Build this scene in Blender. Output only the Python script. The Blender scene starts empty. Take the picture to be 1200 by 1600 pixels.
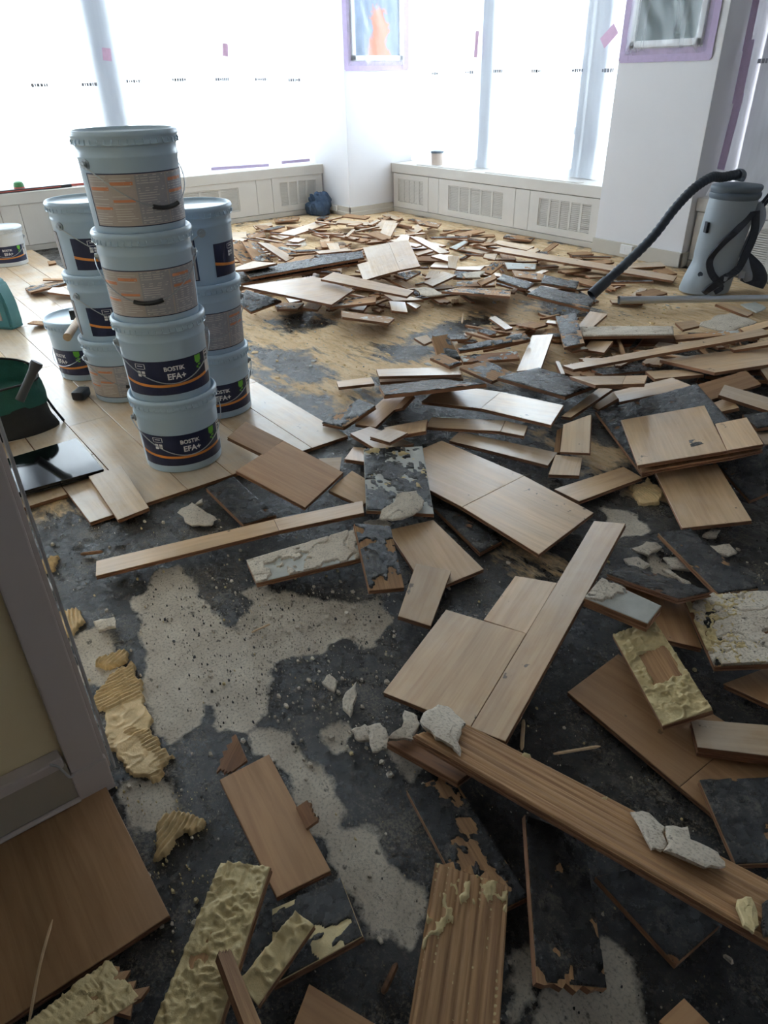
import bpy, bmesh, math, random
import numpy as np
from mathutils import Vector, Matrix
from mathutils.bvhtree import BVHTree

# ---------------------------------------------------------------- camera, sky, exposure
SC = bpy.context.scene
COL = SC.collection
F_PX, PITCH, ROLL, HEAD, CAM_H = 1096.4, math.radians(31.748), math.radians(-1.254), math.radians(143.431), 1.35
FW = np.array([math.cos(HEAD)*math.cos(PITCH), math.sin(HEAD)*math.cos(PITCH), -math.sin(PITCH)])
RT0 = np.array([math.sin(HEAD), -math.cos(HEAD), 0.0]); UP0 = np.cross(RT0, FW)
RT = math.cos(ROLL)*RT0 + math.sin(ROLL)*UP0
UP = -math.sin(ROLL)*RT0 + math.cos(ROLL)*UP0
cam_d = bpy.data.cameras.new('camera'); cam = bpy.data.objects.new('camera', cam_d); COL.objects.link(cam)
cam_d.sensor_fit = 'VERTICAL'; cam_d.sensor_height = 36; cam_d.lens = F_PX/1600*36; cam_d.clip_start = 0.05
cam.matrix_world = Matrix(((RT[0], UP[0], -FW[0], 0), (RT[1], UP[1], -FW[1], 0), (RT[2], UP[2], -FW[2], CAM_H), (0, 0, 0, 1)))
SC.camera = cam

world = bpy.data.worlds.new('overcast_sky'); SC.world = world; world.use_nodes = True
wn = world.node_tree.nodes; wn.clear()
wo = wn.new('ShaderNodeOutputWorld'); wb = wn.new('ShaderNodeBackground')
wb.inputs[0].default_value = (0.90, 0.96, 1.0, 1); wb.inputs[1].default_value = 9.0
world.node_tree.links.new(wb.outputs[0], wo.inputs[0])
def portal(name, loc, rot, sx, sy):
    d = bpy.data.lights.new(name, 'AREA'); d.shape = 'RECTANGLE'; d.size = sx; d.size_y = sy
    d.cycles.is_portal = True
    o = bpy.data.objects.new(name, d); COL.objects.link(o); o.location = loc; o.rotation_euler = rot
portal('window_left_offscreen', (-8.13, 1.34, 1.73), (0, -math.pi/2, 0), 2.4, 7.1)
portal('window_right_daylight', (-5.66, 5.93, 1.73), (-math.pi/2, 0, 0), 2.9, 2.4)
SC.view_settings.view_transform = 'Standard'; SC.view_settings.look = 'None'
SC.view_settings.gamma = 1; SC.view_settings.use_curve_mapping = False
SC.view_settings.exposure = 0.65
SC.cycles.max_bounces = 10; SC.cycles.diffuse_bounces = 6; SC.cycles.transparent_max_bounces = 12
SC.cycles.sample_clamp_indirect = 6.0

# ---------------------------------------------------------------- pixel to place
CP = np.array([0, 0, CAM_H])
def ray(px): return FW*F_PX + RT*(px[0]-600) - UP*(px[1]-800)
def fl(px, z=0.0):
    d = ray(px); return CP + d*((z-CAM_H)/d[2])
def on_x(px, X):
    d = ray(px); return CP + d*(X/d[0])
def on_y(px, Y):
    d = ray(px); return CP + d*(Y/d[1])

# ---------------------------------------------------------------- noise
def _h(ix, iy, s):
    n = (ix.astype(np.int64)*374761393 + iy.astype(np.int64)*668265263 + s*1442695041) & 0xffffffff
    n = ((n ^ (n >> 13))*1274126177) & 0xffffffff
    n = (n ^ (n >> 16)) & 0xffffffff
    return n/4294967295.0
def vn(x, y, s=0):
    x = np.asarray(x, float); y = np.asarray(y, float)
    ix = np.floor(x); iy = np.floor(y); fx = x-ix; fy = y-iy
    fx = fx*fx*(3-2*fx); fy = fy*fy*(3-2*fy)
    a = _h(ix, iy, s); b = _h(ix+1, iy, s); c = _h(ix, iy+1, s); d = _h(ix+1, iy+1, s)
    return (a*(1-fx)+b*fx)*(1-fy) + (c*(1-fx)+d*fx)*fy
def fbm(x, y, s=0, o=4):
    t = 0; a = 0.5; n = 0
    for i in range(o):
        t = t + a*vn(x*2**i + 17.3*i, y*2**i - 9.1*i, s+i); n += a; a *= 0.5
    return t/n
def sdf(px, py, poly):
    d = np.full(px.shape, 1e9); inside = np.zeros(px.shape, bool); n = len(poly)
    for i in range(n):
        ax, ay = poly[i][:2]; bx, by = poly[(i+1) % n][:2]
        ex, ey = bx-ax, by-ay; wx, wy = px-ax, py-ay
        t = np.clip((wx*ex+wy*ey)/(ex*ex+ey*ey+1e-12), 0, 1)
        d = np.minimum(d, (wx-ex*t)**2+(wy-ey*t)**2)
        c = (ay > py) != (by > py)
        with np.errstate(divide='ignore', invalid='ignore'):
            xi = ax + (py-ay)/(by-ay+1e-15)*ex
        inside ^= c & (px < xi)
    d = np.sqrt(d)
    return np.where(inside, d, -d)

# ---------------------------------------------------------------- materials
def mat(name):
    m = bpy.data.materials.new(name); m.use_nodes = True; nt = m.node_tree; nt.nodes.clear()
    out = nt.nodes.new('ShaderNodeOutputMaterial'); b = nt.nodes.new('ShaderNodeBsdfPrincipled')
    nt.links.new(b.outputs[0], out.inputs[0])
    return m, nt, b, out
def nd(nt, t, **kw):
    n = nt.nodes.new(t)
    for k, v in kw.items():
        if k.startswith('i_'):
            n.inputs[k[2:].replace('_', ' ')].default_value = v
        else: setattr(n, k, v)
    return n
def coords(nt, scale=(1, 1, 1), kind='Object', rnd=False):
    tc = nd(nt, 'ShaderNodeTexCoord'); mp = nd(nt, 'ShaderNodeMapping'); mp.inputs['Scale'].default_value = scale
    nt.links.new(tc.outputs[kind], mp.inputs[0])
    if rnd:
        oi = nd(nt, 'ShaderNodeObjectInfo'); mu = nd(nt, 'ShaderNodeMath', operation='MULTIPLY'); mu.inputs[1].default_value = 37.0
        nt.links.new(oi.outputs['Random'], mu.inputs[0]); nt.links.new(mu.outputs[0], mp.inputs['Location'])
    return mp
def noise(nt, src, scale, detail=4, rough=0.6, dist=0.0):
    n = nd(nt, 'ShaderNodeTexNoise'); n.inputs['Scale'].default_value = scale; n.inputs['Detail'].default_value = detail
    n.inputs['Roughness'].default_value = rough; n.inputs['Distortion'].default_value = dist
    if src is not None: nt.links.new(src.outputs[0], n.inputs['Vector'])
    return n
def ramp(nt, src, stops, interp='LINEAR'):
    r = nd(nt, 'ShaderNodeValToRGB'); r.color_ramp.interpolation = interp
    e = r.color_ramp.elements
    while len(e) < len(stops): e.new(0.5)
    for el, (p, c) in zip(e, stops): el.position = p; el.color = c if len(c) == 4 else (*c, 1)
    nt.links.new(src, r.inputs[0]); return r
def mixc(nt, fac, a, b, mode='MIX'):
    m = nd(nt, 'ShaderNodeMix', data_type='RGBA', blend_type=mode)
    for s, v in ((0, fac), (6, a), (7, b)):
        if hasattr(v, 'is_linked') or hasattr(v, 'links'): nt.links.new(v, m.inputs[s])
        else: m.inputs[s].default_value = v if s == 0 else ((*v, 1) if len(v) == 3 else v)
    return m.outputs[2]
def bump(nt, b, height, strength, dist=0.01):
    bp = nd(nt, 'ShaderNodeBump'); bp.inputs['Strength'].default_value = strength; bp.inputs['Distance'].default_value = dist
    nt.links.new(height, bp.inputs['Height']); nt.links.new(bp.outputs[0], b.inputs['Normal'])
def srgb(r, g, b):
    f = lambda c: (c/255/12.92) if c/255 <= 0.04045 else ((c/255+0.055)/1.055)**2.4
    return (f(r), f(g), f(b))
def plain(name, c, rough=0.5, metal=0.0, var=0.06, vs=6.0, bmp=0.0, bs=200.0):
    m, nt, b, o = mat(name)
    mp = coords(nt); n = noise(nt, mp, vs)
    hi = tuple(min(1, x*(1+var)) for x in c); lo = tuple(x*(1-var) for x in c)
    r = ramp(nt, n.outputs[0], [(0.3, lo), (0.7, hi)]); nt.links.new(r.outputs[0], b.inputs['Base Color'])
    b.inputs['Roughness'].default_value = rough; b.inputs['Metallic'].default_value = metal
    if bmp:
        n2 = noise(nt, mp, bs, 3); bump(nt, b, n2.outputs[0], bmp, 0.003)
    return m
def wood(name, lo, hi, rough, grain=(3, 55, 55), dust=0.0, bmp=0.15, specks=0.0, coat_w=0.0):
    m, nt, b, o = mat(name)
    mp = coords(nt, grain, rnd=True); n = noise(nt, mp, 1.0, 6, 0.62, 0.6)
    mp2 = coords(nt, (2.2, 9, 9), rnd=True); n2 = noise(nt, mp2, 1.0, 3, 0.5, 0.8)
    r = ramp(nt, n.outputs[0], [(0.28, lo), (0.62, hi)])
    r2 = ramp(nt, n2.outputs[0], [(0.3, (0.82, 0.80, 0.78)), (0.7, (1.08, 1.06, 1.04))])
    c = mixc(nt, 1.0, r.outputs[0], r2.outputs[0], 'MULTIPLY')
    oi = nd(nt, 'ShaderNodeObjectInfo'); rr = ramp(nt, oi.outputs['Random'], [(0, (0.80, 0.79, 0.78)), (0.5, (0.98, 0.97, 0.96)), (1, (1.12, 1.12, 1.12))])
    c = mixc(nt, 1.0, c, rr.outputs[0], 'MULTIPLY')
    mpw = coords(nt, (1, 1, 1), rnd=True)
    if dust:
        nz = noise(nt, mpw, 3.5, 5, 0.65); dr = ramp(nt, nz.outputs[0], [(0.38, (0, 0, 0)), (0.75, (dust,)*3)])
        c = mixc(nt, dr.outputs[0], c, srgb(214, 204, 190))
    if specks:
        ns = noise(nt, mpw, 46, 2, 0.5); nq = noise(nt, mpw, 7, 2, 0.5)
        sm = nd(nt, 'ShaderNodeMath', operation='MULTIPLY'); nt.links.new(ns.outputs[0], sm.inputs[0]); nt.links.new(nq.outputs[0], sm.inputs[1])
        sr = ramp(nt, sm.outputs[0], [(0.43, (0, 0, 0)), (0.47, (specks,)*3)])
        c = mixc(nt, sr.outputs[0], c, srgb(60, 48, 38))
    nt.links.new(c, b.inputs['Base Color'])
    rg = ramp(nt, n2.outputs[0], [(0.2, (rough*0.8,)*3), (0.8, (rough*1.25,)*3)]); nt.links.new(rg.outputs[0], b.inputs['Roughness'])
    if coat_w: b.inputs['Coat Weight'].default_value = coat_w; b.inputs['Coat Roughness'].default_value = 0.24
    if bmp: bump(nt, b, n.outputs[0], bmp, 0.002)
    return m

M = {}
M['oak'] = wood('oak_face', srgb(190, 152, 110), srgb(216, 182, 138), 0.40, specks=0.8, dust=0.3, coat_w=0.55, bmp=0.06)
M['oak_warm'] = wood('oak_face_warm', srgb(166, 124, 84), srgb(192, 152, 110), 0.45, specks=0.5, coat_w=0.25, bmp=0.08)
M['oak_dusty'] = wood('oak_face_dusty', srgb(186, 154, 116), srgb(214, 186, 148), 0.42, dust=0.7, specks=0.6, coat_w=0.6, bmp=0.06)
M['oak_laid'] = wood('oak_face_trodden', srgb(190, 156, 116), srgb(218, 190, 152), 0.40, dust=0.95, specks=0.5, coat_w=0.6, bmp=0.05)
M['edge'] = wood('plywood_edge', srgb(112, 76, 54), srgb(160, 116, 84), 0.75, grain=(6, 6, 330), bmp=0.4)
M['raw'] = wood('raw_wood', srgb(138, 100, 70), srgb(186, 148, 106), 0.72, grain=(4, 120, 120), bmp=0.6)
M['rawdark'] = wood('raw_wood_dark', srgb(104, 72, 48), srgb(150, 108, 74), 0.75, grain=(4, 90, 90), bmp=0.6)

def tar_mat(name):
    m, nt, b, o = mat(name)
    mp = coords(nt, (1, 1, 1), 'Object')
    n1 = noise(nt, mp, 26, 5, 0.65); n2 = noise(nt, mp, 70, 8, 0.78, 0.3)
    c = ramp(nt, n1.outputs[0], [(0.3, srgb(26, 26, 28)), (0.6, srgb(44, 43, 43)), (0.8, srgb(70, 66, 62))])
    n3 = noise(nt, mp, 130, 3, 0.7); n4 = noise(nt, mp, 14, 3, 0.6); fm = nd(nt, 'ShaderNodeMath', operation='MULTIPLY'); nt.links.new(n3.outputs[0], fm.inputs[0]); nt.links.new(n4.outputs[0], fm.inputs[1])
    fk = ramp(nt, fm.outputs[0], [(0.28, (0, 0, 0)), (0.40, (0.85,)*3)]); cc = mixc(nt, fk.outputs[0], c.outputs[0], srgb(112, 104, 94))
    nt.links.new(cc, b.inputs['Base Color'])
    rg = ramp(nt, n1.outputs[0], [(0.3, (0.16,)*3), (0.7, (0.40,)*3)]); nt.links.new(rg.outputs[0], b.inputs['Roughness'])
    bump(nt, b, n2.outputs[0], 0.9, 0.008)
    return m
M['tar'] = tar_mat('bitumen_coating')
def screed_col(nt, mp):
    n1 = noise(nt, mp, 9, 5, 0.6); n2 = noise(nt, mp, 150, 3, 0.6); n3 = noise(nt, mp, 38, 3, 0.6)
    c = ramp(nt, n1.outputs[0], [(0.3, srgb(186, 174, 158)), (0.7, srgb(216, 206, 190))])
    s = ramp(nt, n2.outputs[0], [(0.3, (0.55, 0.53, 0.5)), (0.48, (1, 1, 1)), (0.75, (1.12, 1.1, 1.08))])
    c2 = mixc(nt, 1.0, c.outputs[0], s.outputs[0], 'MULTIPLY')
    k = ramp(nt, n3.outputs[0], [(0.64, (0, 0, 0)), (0.70, (0.75,)*3)])
    return mixc(nt, k.outputs[0], c2, srgb(60, 54, 48)), n2
def screed_mat():
    m, nt, b, o = mat('cement_screed'); mp = coords(nt, (1, 1, 1), rnd=True)
    c, n2 = screed_col(nt, mp); nt.links.new(c, b.inputs['Base Color']); b.inputs['Roughness'].default_value = 0.9
    bump(nt, b, n2.outputs[0], 0.6, 0.004); return m
M['screed'] = screed_mat()
M['glue'] = plain('yellow_adhesive', srgb(208, 188, 140), 0.66, var=0.16, vs=30, bmp=0.4, bs=260)
M['tanglue'] = plain('tan_adhesive', srgb(212, 182, 132), 0.6, var=0.2, vs=26, bmp=0.4, bs=260)
M['paint'] = plain('pale_grey_skin', srgb(180, 181, 175), 0.55, var=0.12, vs=20, bmp=0.3)
M['skim'] = plain('skim_speck', srgb(182, 180, 166), 0.6, var=0.2, vs=40, bmp=0.4)

def floor_mat():
    m, nt, b, o = mat('stripped_floor'); mp = coords(nt)
    A = lambda n: nd(nt, 'ShaderNodeAttribute', attribute_name=n)
    def mask(attr, amp, scale, w, det=6, rough=0.65, src=None):
        n = noise(nt, src or mp, scale, det, rough)
        s = nd(nt, 'ShaderNodeMath', operation='SUBTRACT'); nt.links.new(n.outputs[0], s.inputs[0]); s.inputs[1].default_value = 0.5
        k = nd(nt, 'ShaderNodeMath', operation='MULTIPLY_ADD'); nt.links.new(s.outputs[0], k.inputs[0]); k.inputs[1].default_value = amp
        nt.links.new(A(attr).outputs['Fac'], k.inputs[2])
        r = nd(nt, 'ShaderNodeMapRange'); nt.links.new(k.outputs[0], r.inputs[0])
        r.inputs[1].default_value = -w; r.inputs[2].default_value = w; r.clamp = True
        return r.outputs[0]
    n1 = noise(nt, mp, 8, 6, 0.7); n2 = noise(nt, mp, 120, 4, 0.7); nf = noise(nt, mp, 60, 5, 0.7)
    tar = ramp(nt, nf.outputs[0], [(0.3, srgb(24, 24, 26)), (0.55, srgb(46, 44, 42)), (0.75, srgb(92, 84, 74))])
    tl = ramp(nt, n1.outputs[0], [(0.35, (0.7, 0.7, 0.72)), (0.7, (1.5, 1.45, 1.38))])
    tarc = mixc(nt, 1.0, tar.outputs[0], tl.outputs[0], 'MULTIPLY')
    n3 = noise(nt, mp, 150, 3, 0.7); n4 = noise(nt, mp, 6, 5, 0.65); fm = nd(nt, 'ShaderNodeMath', operation='MULTIPLY'); nt.links.new(n3.outputs[0], fm.inputs[0]); nt.links.new(n4.outputs[0], fm.inputs[1])
    fk = ramp(nt, fm.outputs[0], [(0.27, (0, 0, 0)), (0.38, (0.9,)*3)]); tarc = mixc(nt, fk.outputs[0], tarc, srgb(122, 112, 98))
    mps = coords(nt, (7, 22, 1)); ns = noise(nt, mps, 1.0, 6, 0.72, 0.5)
    tan = ramp(nt, ns.outputs[0], [(0.28, srgb(164, 130, 92)), (0.46, srgb(214, 182, 138)), (0.70, srgb(232, 210, 176))])
    sc, sn = screed_col(nt, mp)
    ftan = mask('tan', 0.9, 4.5, 0.05)
    mpt = coords(nt, (3, 10, 1)); ftan2 = mask('tan', 1.1, 1.6, 0.06, src=mpt)
    mn = nd(nt, 'ShaderNodeMath', operation='MINIMUM'); nt.links.new(ftan, mn.inputs[0]); nt.links.new(ftan2, mn.inputs[1])
    fcon = mask('con', 0.07, 16, 0.006)
    mpq = coords(nt, (9, 30, 1)); nq = noise(nt, mpq, 2.2, 6, 0.75, 0.8); qk = ramp(nt, nq.outputs[0], [(0.56, (0, 0, 0)), (0.66, (0.75,)*3)])
    tanc = mixc(nt, qk.outputs[0], tan.outputs[0], srgb(118, 112, 106))
    c = mixc(nt, mn.outputs[0], tarc, tanc); c = mixc(nt, fcon, c, sc)
    nt.links.new(c, b.inputs['Base Color'])
    mx = nd(nt, 'ShaderNodeMath', operation='MAXIMUM'); nt.links.new(mn.outputs[0], mx.inputs[0]); nt.links.new(fcon, mx.inputs[1])
    rt = ramp(nt, n1.outputs[0], [(0.38, (0.13,)*3), (0.66, (0.46,)*3)])
    rg = mixc(nt, mx.outputs[0], rt.outputs[0], (0.88, 0.88, 0.88)); nt.links.new(rg, b.inputs['Roughness'])
    nb = noise(nt, mp, 60, 8, 0.78, 0.3); bump(nt, b, nb.outputs[0], 0.85, 0.008)
    return m
M['floor'] = floor_mat()
M['wall'] = plain('wall_paint', srgb(222, 221, 224), 0.55, var=0.02, vs=2)
M['wall_cream'] = plain('cream_wall', srgb(226, 204, 160), 0.6, var=0.03, vs=2)
M['casing'] = plain('casing_paint', srgb(200, 186, 178), 0.45, var=0.02)
M['taupe'] = plain('taupe_skirting', srgb(168, 156, 138), 0.5, var=0.03)
M['trim'] = plain('radiator_cover_paint', srgb(208, 204, 198), 0.5, var=0.02)
M['skirt'] = plain('skirting_paint', srgb(190, 184, 174), 0.5, var=0.03)
M['ceil'] = plain('ceiling_paint', srgb(235, 235, 232), 0.8, var=0.02)
M['white'] = plain('white_metal', srgb(228, 228, 228), 0.35, var=0.02)
M['track'] = plain('grey_metal_track', srgb(176, 174, 172), 0.4)
M['frame'] = plain('window_frame_paint', srgb(150, 156, 166), 0.5, var=0.03)
M['tape'] = plain('lilac_masking_tape', srgb(190, 172, 206), 0.6, var=0.06, vs=30)
M['tape_red'] = plain('pink_masking_tape', srgb(214, 178, 206), 0.6, var=0.06, vs=30)
M['print'] = plain('grey_print', srgb(120, 122, 130), 0.7)
M['pail'] = plain('pail_enamel', srgb(172, 194, 212), 0.28, var=0.03, vs=3)
M['pail_white'] = plain('pail_enamel_white', srgb(214, 218, 220), 0.3, var=0.03, vs=3)
M['zinc'] = plain('zinc_lid', srgb(206, 214, 220), 0.32, 0.25, var=0.05, vs=8)
M['wire'] = plain('steel_wire', srgb(170, 176, 182), 0.35, 0.7)
M['navy'] = plain('navy_label', srgb(30, 38, 72), 0.4, var=0.08, vs=20)
M['orange'] = plain('orange_print', srgb(222, 140, 62), 0.45)
M['lime'] = plain('green_print', srgb(110, 190, 60), 0.45)
M['lwhite'] = plain('white_print', srgb(232, 232, 232), 0.45)
M['info'] = plain('info_label', srgb(178, 166, 160), 0.45, var=0.06, vs=30)
M['info2'] = plain('info_block', srgb(158, 156, 162), 0.45, var=0.05, vs=30)
M['infoline'] = plain('info_line', srgb(205, 200, 196), 0.45)
M['infored'] = plain('info_heading', srgb(214, 140, 100), 0.45)
M['black'] = plain('black_plastic', srgb(38, 40, 44), 0.45, var=0.1)
M['gloss'] = plain('polished_black_stone', srgb(14, 14, 16), 0.06, var=0.1)
M['hose'] = plain('hose_rubber', srgb(42, 50, 62), 0.5, var=0.1)
M['vac'] = plain('vacuum_shell', srgb(146, 156, 164), 0.42, var=0.03)
M['vaclid'] = plain('vacuum_lid', srgb(92, 104, 116), 0.5, var=0.05)
M['strap'] = plain('strap_webbing', srgb(46, 50, 60), 0.75, var=0.15, vs=30, bmp=0.4)
M['alu'] = plain('aluminium_tube', srgb(190, 194, 198), 0.3, 0.8, var=0.05)
M['teal'] = plain('teal_plastic', srgb(66, 126, 132), 0.45, var=0.08)
M['bagblack'] = plain('bag_canvas_black', srgb(38, 38, 40), 0.85, var=0.2, vs=20, bmp=0.5)
M['baggreen'] = plain('bag_canvas_green', srgb(30, 88, 78), 0.75, var=0.15, vs=20, bmp=0.4)
M['grey'] = plain('grey_handle', srgb(62, 64, 68), 0.5)
M['haft'] = wood('hammer_haft', srgb(190, 160, 124), srgb(216, 188, 152), 0.5)
M['red'] = plain('red_rod', srgb(170, 80, 70), 0.5)
M['green'] = plain('green_plastic', srgb(70, 130, 80), 0.5)
M['blue'] = plain('blue_cloth', srgb(58, 78, 104), 0.8, var=0.2, vs=20)
M['jar'] = plain('jar_body', srgb(196, 180, 168), 0.4)
def painting(name, base, blobs, seed):
    """loose paint blobs on a ground colour; object x/y/z are world metres on the wall"""
    m, nt, b, o = mat(name); mp = coords(nt); n = noise(nt, mp, 5, 4, 0.6, 0.4)
    g = ramp(nt, n.outputs[0], [(0.3, tuple(c*0.8 for c in base)), (0.7, tuple(min(1, c*1.2) for c in base))]); col = g.outputs[0]
    for ctr, rad_, cc in blobs:
        d = nd(nt, 'ShaderNodeVectorMath', operation='DISTANCE'); sc = nd(nt, 'ShaderNodeMapping'); tc = nd(nt, 'ShaderNodeTexCoord')
        nt.links.new(tc.outputs['Object'], sc.inputs[0]); sc.inputs['Scale'].default_value = rad_
        nt.links.new(sc.outputs[0], d.inputs[0]); d.inputs[1].default_value = tuple(c*r for c, r in zip(ctr, rad_))
        a = nd(nt, 'ShaderNodeMath', operation='ADD'); nt.links.new(d.outputs['Value'], a.inputs[0]); nt.links.new(n.outputs[0], a.inputs[1])
        r = ramp(nt, a.outputs[0], [(0.0, (1, 1, 1)), (0.9, (1, 1, 1)), (1.0, (0, 0, 0))]); col = mixc(nt, r.outputs[0], col, cc)
    nt.links.new(col, b.inputs['Base Color']); b.inputs['Roughness'].default_value = 0.6
    return m
M['art_a'] = painting('blue_and_orange_paint', srgb(128, 146, 170), [((-7.12, 5.36, 1.72), (0, 3.6, 1.7), srgb(228, 132, 88)), ((-7.12, 5.44, 1.5), (0, 4.5, 3.4), srgb(228, 132, 88))], 1)
M['art_b'] = painting('green_and_yellow_paint', srgb(52, 78, 76), [((-3.72, 5.42, 1.37), (1.5, 0, 14.0), srgb(170, 168, 84))], 2)
def film_mat(name, clear, gl=0.08, milky=(0.92, 0.95, 1.0)):
    m, nt, b, o = mat(name); nt.nodes.remove(b)
    t = nd(nt, 'ShaderNodeBsdfTransparent'); t.inputs[0].default_value = (0.97, 0.98, 1, 1)
    d = nd(nt, 'ShaderNodeBsdfTranslucent'); d.inputs[0].default_value = (*milky, 1)
    df = nd(nt, 'ShaderNodeBsdfDiffuse'); df.inputs[0].default_value = (*milky, 1)
    g = nd(nt, 'ShaderNodeBsdfGlossy'); g.inputs['Roughness'].default_value = 0.22
    mp = coords(nt, (9, 9, 0.6)); n = noise(nt, mp, 1.0, 4, 0.6, 0.4)
    r = ramp(nt, n.outputs[0], [(0.3, (clear*0.75,)*3), (0.7, (min(1, clear*1.2),)*3)])
    m0 = nd(nt, 'ShaderNodeMixShader'); m0.inputs[0].default_value = 0.35; nt.links.new(d.outputs[0], m0.inputs[1]); nt.links.new(df.outputs[0], m0.inputs[2])
    m1 = nd(nt, 'ShaderNodeMixShader'); nt.links.new(r.outputs[0], m1.inputs[0]); nt.links.new(m0.outputs[0], m1.inputs[1]); nt.links.new(t.outputs[0], m1.inputs[2])
    m2 = nd(nt, 'ShaderNodeMixShader'); m2.inputs[0].default_value = gl; nt.links.new(m1.outputs[0], m2.inputs[1]); nt.links.new(g.outputs[0], m2.inputs[2])
    nt.links.new(m2.outputs[0], o.inputs[0]); return m
M['film'] = film_mat('plastic_film', 0.22)
M['wrap'] = film_mat('plastic_wrap', 0.84, 0.08)
M['sheet'] = film_mat('plastic_dust_sheet', 0.35, 0.06)
def glass_mat():
    m, nt, b, o = mat('window_glass'); nt.nodes.remove(b)
    t = nd(nt, 'ShaderNodeBsdfTransparent'); t.inputs[0].default_value = (0.94, 0.97, 0.98, 1)
    g = nd(nt, 'ShaderNodeBsdfGlossy'); g.inputs['Roughness'].default_value = 0.02
    fr = nd(nt, 'ShaderNodeFresnel'); fr.inputs[0].default_value = 1.3
    mx = nd(nt, 'ShaderNodeMixShader'); nt.links.new(fr.outputs[0], mx.inputs[0]); nt.links.new(t.outputs[0], mx.inputs[1]); nt.links.new(g.outputs[0], mx.inputs[2])
    nt.links.new(mx.outputs[0], o.inputs[0]); return m
M['glass'] = glass_mat()

# ---------------------------------------------------------------- object helpers
def tag(o, label=None, cat=None, group=None, kind=None):
    if label: o['label'] = label
    if cat: o['category'] = cat
    if group: o['group'] = group
    if kind: o['kind'] = kind
    return o
def link(o, parent=None):
    COL.objects.link(o)
    if parent is not None: o.parent = parent
    return o
def empty(name, loc=(0, 0, 0), rz=0.0):
    o = bpy.data.objects.new(name, None); o.empty_display_size = 0.1; COL.objects.link(o)
    o.location = loc; o.rotation_euler = (0, 0, rz); return o
def mobj(name, verts, faces, mats, parent=None, mi=None, smooth=False):
    me = bpy.data.meshes.new(name); me.from_pydata([tuple(map(float, v)) for v in verts], [], [tuple(map(int, f)) for f in faces])
    for m in (mats if isinstance(mats, (list, tuple)) else [mats]): me.materials.append(m)
    if mi is not None: me.polygons.foreach_set('material_index', np.asarray(mi, np.int32))
    if smooth: me.polygons.foreach_set('use_smooth', np.ones(len(me.polygons), bool))
    me.update()
    return link(bpy.data.objects.new(name, me), parent)
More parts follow.
